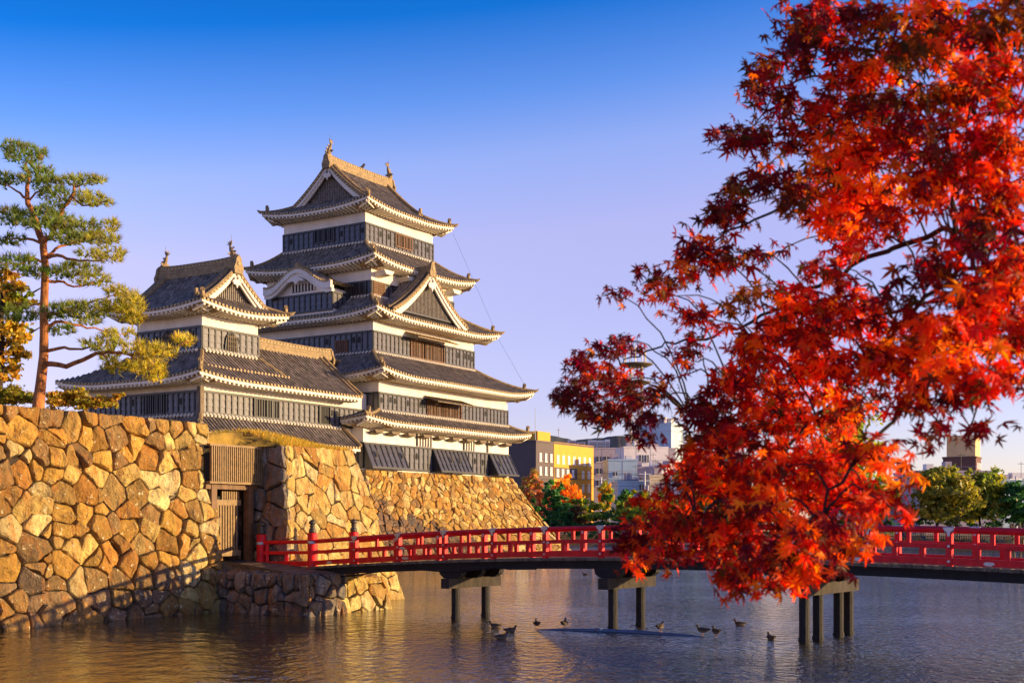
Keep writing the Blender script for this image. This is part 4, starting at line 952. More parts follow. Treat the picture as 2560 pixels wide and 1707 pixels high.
# turf of the rampart and the bastion mound
def blades(mb, fn, n, rg, h, cols):
    for _ in range(n):
        p = fn(rg.random(), rg.random()); a = rg.uniform(0, 3.14); d = Vector((cos(a), sin(a), 0))*.012; l = h*rg.uniform(.4, 1.2)
        mb.add([p-d, p+d, p+Vector((rg.gauss(0, .35)*l, rg.gauss(0, .35)*l, l))], [(0, 1, 2)], vary(rg.choice(cols), rg))
mb = MB(); N_ = 14
def mound(u, v_):
    a = -.1+u*5.0; b = -.42+v_*9.5
    e_ = max(0, min(1, v_*7)); sh = sin(pi*min(1, max(0, .12+u*.88)))**.7
    return wc(1.7+(a-1.7)*(1 if a > 1.7 else 1), max(b, -.42 if a > 1.6 else .9), 4.66+.50*e_*sh*(1-.15*v_)+.03*noise.noise(Vector((a*2, b*2, 0))))
vs = [mound(i/N_, j/N_) for j in range(N_+1) for i in range(N_+1)]
mb.add(vs, [(j*(N_+1)+i, j*(N_+1)+i+1, (j+1)*(N_+1)+i+1, (j+1)*(N_+1)+i) for j in range(N_) for i in range(N_)])
o = mb.build('bastion_turf', M['grassbase'], smooth=True); kind(o, 'structure', 'dry grass mound on top of the bastion')
mb = MB(); blades(mb, lambda u, v_: mound(.32+.68*u, v_*v_*.8), 7500, rg, .14, [(.75, .48, .06), (.62, .38, .05), (.50, .38, .06), (.34, .30, .05)]); o = mb.build('dry_grass', M['leaf']); kind(o, 'stuff', 'golden dry grass on the bastion top')
mb = MB(); blades(mb, lambda u, v_: wc(-16+15.6*u, .75+2.2*v_, 5.18), 9000, rg, .11, [(.20, .22, .03), (.30, .26, .04), (.12, .15, .02)]); o = mb.build('rampart_grass', M['leaf']); kind(o, 'stuff', 'green grass along the rampart top')
# ------------------------------------------------------------------ ground, water, far shore, hills
def flat(name, poly, z, m, z0=None, lab=None):
    mb = MB()
    if z0 is None: mb.add([(x, y, z) for x, y in poly], [tuple(range(len(poly)))])
    else: mb.prism([(x, y, z0) for x, y in poly], (0, 0, z-z0))
    o = mb.build(name, m, fixn=True); return kind(o, 'structure', lab)
isl = [wc(*p, 0) for p in ((-50, .72), (-.35, .72), (-.35, 2.6), (1.9, 2.6), (4.7, 2.6), (4.7, 27), (41, 27), (41, 46), (60, 46), (60, 80), (-50, 80))]
mb = MB(); mb.prism([p+Z*-1 for p in isl], Z*5.55); kind(mb.build('castle_ground', M['grassbase'], fixn=True), 'structure', 'ground of the castle island')
mb = MB(); mb.prism([wc(a, b, 4.5) for a, b in ((-50, .72), (-.36, .72), (-.36, 9), (-50, 9))], Z*.68); kind(mb.build('rampart_top', M['grassbase'], fixn=True), 'structure', 'grassy top of the rampart')
flat('ground', [(-9000, 152), (-30, 152), (14, 152), (52, 112), (110, 60), (9000, 60), (9000, 9000), (-9000, 9000)], .85, M['soil'], -2, 'far bank and city ground')
flat('near_bank', [(-30, -30), (-4, -1.2), (9, -1.2), (15, 14), (20, 24), (60, 30), (60, -30)], .75, M['soil'], -2, 'near bank of the moat')
wm = bpy.data.materials.new('moat_water'); wm.use_nodes = True; n_ = wm.node_tree.nodes; l_ = wm.node_tree.links; b = n_['Principled BSDF']
b.inputs['Base Color'].default_value = (.070, .048, .016, 1); b.inputs['Specular Tint'].default_value = (.62, .86, 1, 1); b.inputs['Roughness'].default_value = .03; b.inputs['IOR'].default_value = 1.75; b.inputs['Specular IOR Level'].default_value = .9
co = n_.new('ShaderNodeTexCoord'); prev = None
for sc, ds, mx_ in (((1.6, 1.3, 1), .05, 1), ((4.2, 3.0, 1), .23, 2), ((9, 7, 1), .10, 3)):
    mp = n_.new('ShaderNodeMapping'); mp.inputs['Scale'].default_value = sc; mp.inputs['Rotation'].default_value = (0, 0, .25*mx_); nz = n_.new('ShaderNodeTexNoise'); nz.inputs['Scale'].default_value = 1; nz.inputs['Detail'].default_value = 3
    l_.new(co.outputs['Object'], mp.inputs[0]); l_.new(mp.outputs[0], nz.inputs['Vector']); bp_ = n_.new('ShaderNodeBump'); bp_.inputs['Strength'].default_value = 1; bp_.inputs['Distance'].default_value = ds
    l_.new(nz.outputs[0], bp_.inputs['Height'])
    if mx_ > 1:                                               # ruffled and calmer patches
        n3 = n_.new('ShaderNodeTexNoise'); n3.inputs['Scale'].default_value = .16; n3.inputs['Detail'].default_value = 2; l_.new(co.outputs['Object'], n3.inputs['Vector']); m3 = n_.new('ShaderNodeMapRange')
        m3.inputs['From Min'].default_value = .35; m3.inputs['From Max'].default_value = .65; m3.inputs['To Min'].default_value = .45; m3.inputs['To Max'].default_value = 1.0; l_.new(n3.outputs[0], m3.inputs['Value'])
        sx_ = n_.new('ShaderNodeSeparateXYZ'); l_.new(co.outputs['Object'], sx_.inputs[0]); m4 = n_.new('ShaderNodeMapRange'); m4.inputs['From Min'].default_value = -6; m4.inputs['From Max'].default_value = 4; m4.inputs['To Min'].default_value = .12; l_.new(sx_.outputs['X'], m4.inputs['Value'])   # calm in the lee of the rampart
        m5 = n_.new('ShaderNodeMath'); m5.operation = 'MULTIPLY'; l_.new(m3.outputs[0], m5.inputs[0]); l_.new(m4.outputs[0], m5.inputs[1]); l_.new(m5.outputs[0], bp_.inputs['Strength'])
    if prev: l_.new(prev.outputs[0], bp_.inputs['Normal'])
    prev = bp_
l_.new(prev.outputs[0], b.inputs['Normal'])
flat('moat_water', [(-400, -60), (400, -60), (400, 400), (-400, 400)], 0, wm, None, 'rippled moat water')
# hills
hp = [(-2500, 60), (200, 150), (700, 190), (1250, 226), (1295, 224), (1352, 217), (1389, 212), (1430, 202), (1480, 206), (1540, 213), (1650, 205), (1760, 180), (1900, 150), (2100, 100), (2300, 50), (2600, 20)]
mb = MB(); cols_ = []
for i in range(len(hp)-1):
    for k in range(8):
        q = k/8; x = hp[i][0]+(hp[i+1][0]-hp[i][0])*q; y = hp[i][1]+(hp[i+1][1]-hp[i][1])*q+3*noise.noise(Vector((x/22, 0, 0)))
        cols_.append((x, y))
DH = 4200; vs = []
for x, y in cols_:
    for j, (dd, hh) in enumerate(((-700, 0), (-450, .35), (-200, .75), (0, 1), (500, .3))):
        X = (x-1280)/F*DH; zz = CH+y/F*DH; vs.append((X, DH+dd, -5 if hh == 0 else zz*hh+(25*noise.noise(Vector((X/120, dd/100, 3))) if 0 < hh < 1 else 0)))
mb.add(vs, [(i*5+j, i*5+5+j, i*5+6+j, i*5+1+j) for i in range(len(cols_)-1) for j in range(4)])
kind(mb.build('hills', mat('wooded_hills', (.06, .07, .07), .95, .4, .004), smooth=True), 'structure', 'low hills beyond the town')
# ------------------------------------------------------------------ town buildings
def wallmat(n, c, rough=.75): return mat(n, c, rough, .08, .5, .05, 3)
BM = dict(brown=wallmat('brown_cladding', (.11, .085, .085)), yellow=wallmat('yellow_render', (.72, .36, .03)), grey=wallmat('grey_render', (.42, .36, .40)), lblue=wallmat('pale_blue_panels', (.42, .56, .66)), white=wallmat('white_render', (.80, .76, .72)),
          cream=wallmat('cream_panels', (.72, .58, .38)), brick=wallmat('brown_brick', (.16, .07, .05)), tan=wallmat('tan_panels', (.85, .55, .24)), glass=mat('window_blinds', (.82, .80, .78), .35, .1, .3), glassd=mat('dark_glass', (.05, .05, .06), .15, .2, .3))
def bld(label, x, D, wa, wb, top, m, rows=(), glass='glass', rot=ROT, mat2=None, z0=.85, name='town_building', extra=None, cat='building'):
    "near corner at pixel column x and distance D; wa along the lit face, wb along the shaded face; rows: (face, s0, s1, n, z, w, h)"
    c = at(x, HY, D); c.z = z0; t = thing(name, label, cat, c, rot)
    mb = MB(); mb.box(0, wa, 0, wb, 0, top-z0); mb.box(-.1, wa+.1, -.1, wb+.1, top-z0-.02, top-z0+.25); mb.build('walls', BM[m], t)
    if mat2: mb = MB(); mb.box(mat2[1], wa+.04, -.06, wb*.9, mat2[2], top-z0+.3); mb.build('wing', BM[mat2[0]], t)
    for face, s0, s1, n, z, w_, h_ in rows:
        for i in range(n):
            s = s0+(s1-s0)*(i+.5)/n; mb = MB(); fr = MB()
            if face == 'W': mb.box(s-w_/2, s+w_/2, -.12, -.02, z, z+h_); fr.box(s-w_/2-.12, s+w_/2+.12, -.14, -.06, z-.16, z-.02); fr.box(s-.05, s+.05, -.15, -.1, z, z+h_)
            else: mb.box(-.12, -.02, s-w_/2, s+w_/2, z, z+h_); fr.box(-.14, -.06, s-w_/2-.12, s+w_/2+.12, z-.16, z-.02); fr.box(-.15, -.1, s-.05, s+.05, z, z+h_)
            o = mb.build('window', BM[glass], t); fr.build('frame', BM['white'], o)
    h_ = top-z0; jb = MB(); k = 3.1
    while k < h_-.6: jb.box(-.03, wa+.03, -.03, 0, k, k+.06); jb.box(-.03, 0, -.03, wb, k, k+.06); k += 3.1
    k = 2.2
    while k < wa-1: jb.box(k, k+.05, -.025, 0, .1, h_-.1); k += 2.6
    if len(jb.v) and not mat2: jb.build('panel_joint', BM['grey'], t)
    rgb = random.Random(int(x))
    for q in range(2):
        u = rgb.uniform(.15, .7)*wa; v2 = rgb.uniform(.1, .5)*wb; rb_ = MB(); rb_.box(u, u+rgb.uniform(.8, 1.8), v2, v2+1.2, h_+.2, h_+.25+rgb.uniform(.5, 1.3)); rb_.build('roof_box', BM['white' if q else 'grey'], t)
    am = MB(); u = wa*rgb.uniform(.3, .8); am.tube([(u, 1, h_), (u, 1, h_+2.6)], .035, 4); am.tube([(u-.5, 1, h_+2.3), (u+.5, 1, h_+2.3)], .03, 4); am.build('aerial', M['gwood'], t)
    if extra: extra(t)
    return t
def ybx(t):
    mb = MB(); mb.box(2.2, 6, 1, 8, 13.2, 15.1); mb.build('stair_tower', BM['yellow'], t); mb = MB(); mb.tube([(1.5, 1, 13), (1.5, 1, 18.5)], .05, 5); mb.build('mast', M['steel'], t)
    mb = MB(); mb.box(5.4, 12.6, -.11, 0, 8.1, 9.8); mb.build('entrance_recess', BM['brown'], t)
bld('brown and yellow office building with rows of white windows beside the keep', 1340, 180, 18.1, 14, 14.2, 'brown', (('W', .4, 5.2, 3, 10.6, .6, 1.15), ('W', .4, 5.2, 3, 8.6, .6, 1.15), ('W', 5.6, 17.6, 7, 10.5, .7, 1.2), ('W', 5.6, 12, 4, 8.5, .7, 1.1), ('W', 13.6, 17.4, 2, 8.4, .7, 1.15), ('W', 13.6, 17.4, 2, 6.3, .7, 1.15), ('W', 13.6, 17.4, 2, 4.2, .7, 1.15)), mat2=('yellow', 5.27, 0), extra=ybx)
bld('plain grey office block with small dark windows right of the yellow building', 1476, 225, 16, 14, 15.8, 'grey', (('W', .9, 5.1, 3, 12.6, .8, .95), ('W', .9, 3.7, 2, 10.4, .8, .95), ('W', .9, 3.7, 2, 8.2, .8, .95)), 'glassd', rot=radians(6))
for i, (x, y0, y1, wd) in enumerate(((1431, 1122, 1100, 1.5), (1454, 1124, 1104, 1.4), (1482, 1124, 1100, 1.5), (1502, 1124, 1101, 1.4), (1519, 1124, 1098, .9))):
    c = at(x, y0, 232); t = thing('cooling_unit', ['white cooling unit at the left end of the rooftop row', 'small rooftop cooling unit second from the left', 'dark louvred rooftop cooling unit in the middle of the row', 'rooftop cooling unit fourth in the row', 'narrow white cooling cabinet at the right end of the row'][i], 'cooling unit', c, .1, 'cooling units on the grey roof')
    mb = MB(); h_ = (y0-y1)/F*232; mb.box(-wd/2, wd/2, 0, 1.2, .35, h_)
    for sx_ in (-wd/2, wd/2-.1):
        for sy_ in (0, 1.1): mb.box(sx_, sx_+.1, sy_, sy_+.1, -.1, .35)
    mb.build('casing', BM['white'], t); mb = MB()
    for k in range(4): mb.box(-wd/2+.1, wd/2-.1, -.05, -.01, .45+k*.28, .6+k*.28)
    mb.build('louvre', BM['glassd'], t)
bld('tall pale blue windowless block with a white lit side', 1678, 230, 5.5, 6.5, 20.8, 'lblue', (('N', 2.6, 3.5, 1, 14.6, .6, .5),), 'glassd', mat2=None)
bld('pale blue slab building in front of the grey block', 1521, 188, 4.5, 6, 11.8, 'lblue', (('W', .6, 1.5, 1, 8.6, .6, .6),), 'glassd', rot=radians(4))
bld('white stepped building with air ducts left of the tall blue block', 1560, 215, 8, 6, 15.4, 'white', (('W', 2.6, 4.6, 2, 12.0, .7, 1.3),), 'glassd', rot=radians(8))
bld('wide low grey building below the tall blue block', 1566, 205, 7.2, 8, 11.4, 'grey', (), rot=radians(3))
bld('white lit end block right of the low grey building', 1665, 204, 7, 7, 11.5, 'white', (('W', 3, 4.5, 1, 3, 1, 1.6),), 'glassd')
def rl(t):
    mb = MB()
    for k in range(9): mb.tube([(k*.62, 0, 7.2), (k*.62, 0, 8.4)], .04, 4)
    for z in (7.7, 8.4): mb.tube([(0, 0, z), (5, 0, z)], .04, 4)
    mb.build('roof_railing', M['steel'], t)
bld('small white house with a railed roof terrace among the treetops', 1545, 178, 5, 6, 8.2, 'lblue', (('W', 2.9, 4.1, 1, 6.2, .7, .8),), 'glassd', rot=radians(5), extra=rl)
bld('cream panelled warehouse right of the railed roof', 1624, 176, 3.0, 6, 8.9, 'cream', (('W', 1, 2, 1, 5.9, .6, .6),), 'glassd', rot=radians(8))
bld('pale building glimpsed through the maple leaves in the middle', 1880, 200, 12, 8, 12.2, 'white', (('W', 1, 11, 4, 6, 1, 1.6),), 'glassd', rot=radians(20))
bld('bright white building behind the right hand trees', 2150, 170, 14, 8, 7.4, 'white', (('W', 1, 10, 4, 3, 1, 1.3),), 'glassd', rot=radians(25))
bld('grey flat roofed building half hidden by the round tree', 2300, 160, 10.5, 9, 8.9, 'grey', (('W', 1, 9, 4, 5, 1.2, 1.3),), 'glassd', rot=radians(4))
def tw(t):
    mb = MB(); mb.box(.05, 3.5, .1, 4, 10.6, 13.8); mb.build('roof_tower', BM['tan'], t)
    for k in range(4): m2 = MB(); m2.box(.6+k*.75, .95+k*.75, -.08, 0, 9.0, 9.9); m2.build('window', BM['white'], t)
    for k in (1.0, 2.6): m2 = MB(); m2.tube([(k, 1, 13.6), (k, 1, 15.2)], .03, 4); m2.build('mast', M['steel'], t)
bld('brown brick tower with a tan roof box at the right edge', 2440, 172, 3.6, 4.5, 11.4, 'brick', (), rot=ROT, extra=tw)
bld('low blue-grey house at the far right edge', 2508, 165, 6, 6, 8.0, 'lblue', (('W', 1, 5, 2, 4, .9, 1),), 'glassd', rot=radians(6))
for lab, x, D, yt in (('concrete utility pole with crossarms in front of the cream warehouse', 1612, 165, 1178), ('utility pole by the low white house', 1503, 168, 1192), ('utility pole at the far right edge', 2540, 150, 1190)):
    c = at(x, HY, D); c.z = .85; h_ = CH+(HY-yt)/F*D-.85; t = thing('utility_pole', lab, 'pole', c, .3); mb = MB(); mb.tube([(0, 0, 0), (0, 0, h_)], [.17, .11], 8); mb.build('pole', BM['white'], t)
    for z_ in (h_-.4, h_-1.3): mb = MB(); mb.box(-.9, .9, -.05, .05, z_, z_+.1); mb.build('crossarm', M['steel'], t)
    mb = MB(); mb.lathe((.35, 0, h_-2.6), [(.22, 0), (.25, .1), (.25, .7), (.2, .75)], 8); mb.build('transformer', BM['grey'], t)
    mb = MB()
    for z_ in (h_-.3, h_-1.2): mb.tube([(i*2.2-11, 0, z_-.02*abs(i-5)**1.3) for i in range(11)], .02, 4)
    mb.build('wire', M['dark'], t)
# lattice mast with round platforms
c = at(1590, HY, 300); c.z = .85; t = thing('antenna_tower', 'steel lattice antenna tower with three round platforms behind the maple leaves', 'tower', c)
mb = MB(); H_ = 40.0
for k in range(4):
    a = pi/4+k*pi/2; mb.tube([(3.4*cos(a), 3.4*sin(a), 0), (2.0*cos(a), 2.0*sin(a), 22), (1.9*cos(a), 1.9*sin(a), H_)], .2, 5)
for lv in range(16):
    z_0 = lv*2.5; z_1 = z_0+2.5; r0 = 3.4-min(1.5, z_0*.064); r1 = 3.4-min(1.5, z_1*.064)
    for k in range(4):
        a = pi/4+k*pi/2; b_ = a+pi/2; mb.tube([(r0*cos(a), r0*sin(a), z_0), (r1*cos(b_), r1*sin(b_), z_1)], .10, 4); mb.tube([(r1*cos(a), r1*sin(a), z_1), (r0*cos(b_), r0*sin(b_), z_0)], .06, 4); mb.tube([(r1*cos(a), r1*sin(a), z_1), (r1*cos(b_), r1*sin(b_), z_1)], .10, 4)
mb.build('lattice', BM['cream'], t)
for z_, r_ in ((40, 4.1), (35.6, 3.6), (31.8, 3.6)):
    mb = MB(); mb.lathe((0, 0, z_), [(r_*.7, -.5), (r_, 0), (r_, .25), (r_*.9, .3)], 20)
    for k in range(16): a = 2*pi*k/16; mb.tube([(r_*cos(a), r_*sin(a), z_), (r_*cos(a), r_*sin(a), z_+1.1)], .04, 4)
    mb.build('platform', M['gwood'], t)
for k in range(9): a = k*.75; mb = MB(); r_ = 3.6 if k % 2 else 1.5; mb.tube([(r_*cos(a), r_*sin(a), 40), (r_*cos(a), r_*sin(a), 43.5+(k*37 % 5)*.4)], .10, 4); mb.build('antenna', BM['cream'], t)
# ------------------------------------------------------------------ far bank trees
rg = random.Random(5)
def ftree(label, x, ytop, wpx, D, cols, n=1500, kindt='round', base=.85, size=.24, name=None, cat='tree', ybot=None):
    c = at(x, HY, D); c.z = base; top = CH+(HY-ytop)/F*D; H_ = top-base; R_ = wpx*.64/F*D; n = int(n*1.5); t = thing(name or ('pine_tree' if kindt == 'pine' else 'broadleaf_tree'), label, cat, c)
    mb = MB(); limbtree(mb, c, c+Z*H_*.8, max(.07, H_*.018), rg, 7, R_*.7); mb.build('trunk', M['barkd'], t, c)
    bl = []
    if kindt == 'pine':
        m = max(4, int(H_/1.0))
        for i in range(m):
            q = i/(m-1); rr_ = R_*(1-.65*q)*rg.uniform(.7, 1.05); bl.append((c+Vector((rg.uniform(-.35, .35)*R_, rg.uniform(-.3, .3)*R_, H_*(.25+.68*q))), rr_, rr_, H_*.075))
            bl.append((c+Vector((rg.choice((-1, 1))*R_*(.75-.4*q), rg.uniform(-.3, .3)*R_, H_*(.2+.68*q))), rr_*.5, rr_*.5, H_*.06))
    else:
        for i in range(10):
            a = rg.uniform(0, 6.28); q = rg.uniform(.0, .62)*R_; z = rg.uniform(.36, .8)*H_; bl.append((c+Vector((cos(a)*q, sin(a)*q, z)), R_*rg.uniform(.42, .62), R_*rg.uniform(.42, .62), H_*rg.uniform(.15, .24)))
        bl.append((c+Z*H_*.82, R_*.45, R_*.45, H_*.17))
    mb = MB(); crown(mb, bl, rg, n, size, cols, .5, .3); mb.build('crown', M['leaf'], t, c)
GR = [(.08, .22, .06), (.05, .14, .05), (.10, .26, .05)]; YG = [(.50, .50, .05), (.30, .40, .05), (.62, .54, .05), (.16, .26, .05)]; OR = [(.90, .38, .04), (.80, .28, .04), (.88, .52, .05)]; PK = [(.80, .34, .16), (.62, .24, .10), (.42, .30, .07)]; DR = [(.40, .14, .09), (.27, .10, .07), (.18, .15, .05)]; OL = [(.27, .27, .04), (.18, .20, .04), (.36, .30, .05), (.12, .15, .03)]
for a in (('pink and russet tree right against the keep base', 1334, 1178, 84, 150, PK, 2200), ('bright orange tree in front of the yellow building', 1412, 1183, 76, 148, OR, 2200),
          ('yellow green tree between the dark pine and the grey block', 1450, 1232, 70, 146, YG, 1500), ('dark red shrubby tree low behind the bridge rail', 1440, 1262, 70, 138, DR, 1600),
          ('small orange tipped conifer in front of the grey block', 1517, 1195, 34, 152, OR+YG, 900), ('bushy green tree left of the railed roof house', 1566, 1216, 70, 146, YG+GR, 2000),
          ('yellow topped tree under the cream warehouse', 1612, 1222, 74, 142, YG, 2000), ('light green tree at the left edge of the maple foliage', 1664, 1220, 60, 140, YG, 1600), ('dim green tree behind the lower maple leaves', 1730, 1215, 80, 136, YG+GR, 1600),
          ('green tree mostly hidden by maple leaves in the middle', 1810, 1200, 90, 134, YG+GR, 1600), ('olive tree seen through gaps in the maple', 1900, 1190, 90, 130, OL, 1600), ('tall yellow tree behind the densest maple leaves', 2090, 1005, 190, 118, YG+[(.35, .26, .03)], 4500),
          ('yellow green tree beside the tall yellow one', 2200, 1180, 110, 120, YG, 2200), ('broad olive tree with a forked trunk above the red rail at right', 2345, 1158, 170, 116, OL, 4200), ('olive tree with yellow edge leaning right of the broad tree', 2450, 1170, 120, 118, OL+YG, 3000), ('dark green tree at the far right edge', 2560, 1200, 110, 116, GR, 2600)):
    ftree(*a)
for a in (('dark green cloud pruned pine by the keep base', 1385, 1200, 78, 136, GR, 2600, 'pine'), ('light green cloud pruned pine in the middle of the far bank', 1506, 1234, 76, 134, YG+GR, 2400, 'pine'), ('dark layered pine with yellow tips left of the maple', 1575, 1250, 80, 132, GR+YG, 2400, 'pine'), ('low dark pine at the left edge of the far bank row', 1320, 1240, 60, 134, GR, 1600, 'pine')):
    ftree(*a)
mb = MB(); blb = []
for x in range(1290, 1760, 22): blb.append((at(x, 1330, 133), 1.1, .8, .95))
for x in range(2240, 2620, 26): blb.append((at(x, 1300, 122), 1.2, .9, .9))
for x in range(1760, 2240, 24): blb.append((at(x, 1318, 128), 1.2, .9, 1.1))
crown(mb, blb, rg, 10000, .17, GR+[(.025, .04, .015), (.05, .035, .02)], .5); o = mb.build('hedge', M['leaf']); kind(o, 'stuff', 'dark undergrowth along the far bank')
# shore revetment, fence, visitors
mb = MB(); P, W, H, n = face_map((14, 151.5, -.3), (52, 111.5, -.3), (14, 151.8, .9), (52, 111.8, .9)); stones(mb, rng, P, W, H, .6, STONES_GREY+STONES_PALE, extra=.1); backing(mb, P, W, H)
t = thing('shore_wall', 'low stone revetment along the far right shore of the moat', 'stone wall', (33, 131, 0)); mb.build('stone_face', [M['stone'], M['gap']], t, (33, 131, 0))
t = thing('picket_fence', 'brown picket fence seen through the red rails on the far bank', 'fence', at(2300, HY, 113)-Z*1.65); ofn = at(2300, HY, 113)-Z*1.65
mb = MB(); pk = MB(); x = 2200
A_ = at(2180, HY, 114); B_ = at(2700, HY, 105); A_.z = B_.z = .86; nf = 90
for i in range(nf): p = A_.lerp(B_, i/nf); pk.tube([p, p+Z*.75], .035, 4)
for z in (.25, .65): mb.tube([A_+Z*z, B_+Z*z], .04, 4)
pk.build('pickets', M['wood'], t, ofn); mb.build('fence_rail', M['wood'], t, ofn)
for lab, x, cm in (('person in dark clothes sitting left of the round tree trunk', 2258, (.03, .03, .05)), ('person in a blue jacket sitting nearest the forked tree trunk', 2306, (.04, .07, .16)), ('person in a grey coat sitting right of the forked trunk', 2392, (.12, .12, .13))):
    p = at(x, HY, 112); p.z = .6
    t = thing('person', lab, 'person', p, pi, 'visitors resting on the far bank')
    mb = MB(); mt_ = mat('jacket', cm, .8, .2)
    sp = [(0, .42, .17, .15), (0, .6, .17, .12), (0, .85, .19, .12), (0, .98, .16, .10), (0, 1.03, .06, .06), (0, 1.08, .07, .08), (0, 1.17, .085, .10), (0, 1.25, .06, .07), (0, 1.28, .01, .01)]
    n = 10; vs = [Vector((rx*cos(2*pi*k/n), ry*sin(2*pi*k/n), z)) for (_, z, rx, ry) in sp for k in range(n)]
    mb.add(vs, [(i*n+k, i*n+(k+1) % n, (i+1)*n+(k+1) % n, (i+1)*n+k) for i in range(len(sp)-1) for k in range(n)])
    for sg in (1, -1): mb.tube([(sg*.09, 0, .48), (sg*.11, .42, .5), (sg*.11, .45, .28)], [.085, .07, .05], 7); mb.tube([(sg*.19, 0, .94), (sg*.24, .08, .7), (sg*.12, .3, .6)], [.06, .05, .035], 7)
    mb.build('body', mt_, t, smooth=True)
    mb = MB(); mb.lathe((0, -.01, 1.1), [(.09, 0), (.105, .07), (.09, .15), (.05, .19), (.005, .2)], 10); mb.build('hair', M['dark'], t, smooth=True)
# leaning poles at right edge
c = at(2548, HY, 58); c.z = -.5; t = thing('pole_frame', 'bare yellow wooden pole frame standing in the moat behind the rail at the right edge', 'pole frame', c)
for i, (x0, x1) in enumerate(((2519, 2534), (2543, 2527), (2540, 2562), (2572, 2548), (2600, 2600))):
    a = at(x0, 1440, 58); b_ = at(x1, 1308, 58); mb = MB(); a.z = -.5; mb.tube([a, b_], .065, 7); mb.build('pole', M['gatew'], t, c)
mb = MB(); mb.tube([at(2512, 1345, 57.9), at(2610, 1340, 57.9)], .05, 6); mb.tube([at(2512, 1375, 57.9), at(2610, 1372, 57.9)], .05, 6); mb.build('cross_pole', M['gatew'], t, c)
# bird on the top ridge
p = cworld(10.4, 8.3, 29.9); t = thing('crow', 'small dark bird perched on the topmost roof ridge', 'bird', p, 1)
mb = MB(); mb.tube([(-.3, 0, .1), (-.12, 0, .17), (.02, 0, .25), (.1, 0, .36), (.15, 0, .46), (.24, 0, .45), (.32, 0, .43)], [.03, .09, .12, .09, .07, .05, .01], 8); mb.tube([(0, .03, -.05), (0, .03, .2)], .015, 4); mb.build('body', M['barkd'], t, smooth=True)
# ------------------------------------------------------------------ foreground Japanese maple
rg = random.Random(77)
def dpl(x, y, D): return at(x*DK, y*DK, D+.75)
def dp(x, y, D): return at(x*DK, y*DK, D)
tb = Vector((3.6, 4.9, .7)); mp_ = thing('maple_tree', 'Japanese maple with red and orange star shaped leaves hanging in the right foreground', 'tree', tb)
mb = MB(); TRK = [tb-Z*.3, tb+Vector((.0, .0, .5)), tb+Vector((-.1, .1, 1.4)), tb+Vector((.05, .1, 2.4)), tb+Vector((.1, .2, 3.6)), tb+Vector((.3, .2, 5.0))]; mb.tube(TRK, [.17, .13, .115, .10, .075, .04], 12); mb.build('trunk', M['barkd'], mp_, tb, smooth=True)
LIMBS = [([(2200, 520, 5.2), (2050, 570, 5.6), (1960, 610, 6.0), (1880, 655, 6.3), (1800, 705, 6.5), (1700, 750, 6.8), (1620, 778, 7.0), (1550, 785, 7.1), (1470, 815, 7.2), (1410, 855, 7.3)], .034, 3),
         ([(2250, 270, 5.4), (2080, 330, 5.8), (1930, 410, 6.1), (1800, 470, 6.4), (1680, 530, 6.7), (1560, 610, 7.0), (1470, 655, 7.2)], .028, 4), ([(2250, 90, 5.6), (2050, 130, 5.9), (1900, 170, 6.2), (1780, 200, 6.5), (1720, 300, 6.7)], .024, 4),
         ([(2200, 620, 4.9), (2060, 760, 5.0), (1940, 890, 5.1), (1800, 1040, 5.2), (1680, 1140, 5.2), (1560, 1200, 5.2), (1480, 1260, 5.2)], .026, 3), ([(2290, 740, 4.7), (2150, 860, 4.7), (2000, 1010, 4.6), (1900, 1140, 4.5), (1830, 1240, 4.4), (1760, 1320, 4.4)], .024, 2),
         ([(2340, 660, 4.9), (2290, 800, 4.9), (2250, 920, 5.0), (2230, 1000, 5.0)], .018, 2), ([(2100, 700, 5.6), (1930, 760, 5.8), (1800, 850, 6.0), (1690, 930, 6.2), (1590, 960, 6.4)], .02, 3)]
limbpts = []
for pts, r, ti in LIMBS:
    P_ = [dpl(*p) for p in pts]; P_ = [TRK[ti], TRK[ti].lerp(P_[0], .3)+Z*.10, TRK[ti].lerp(P_[0], .65)+Z*.13+Vector((0, .06, 0))]+P_; Q_ = []
    for i in range(len(P_)-1):
        for k in range(4):
            q = P_[i].lerp(P_[i+1], k/4)
            if k or i: q = q+Vector((rg.gauss(0, 1), rg.gauss(0, 1), rg.gauss(0, 1)))*.014
            Q_.append(q)
    Q_.append(P_[-1]); mb = MB(); mb.tube(Q_, [r*.42*(1-i/(len(Q_)-1))**.7+.003 for i in range(len(Q_))], 7); mb.build('branch', M['barkd'], mp_, tb, smooth=True); limbpts += Q_[4:]
m_, r_t, o_t, g_t = 'mrog'
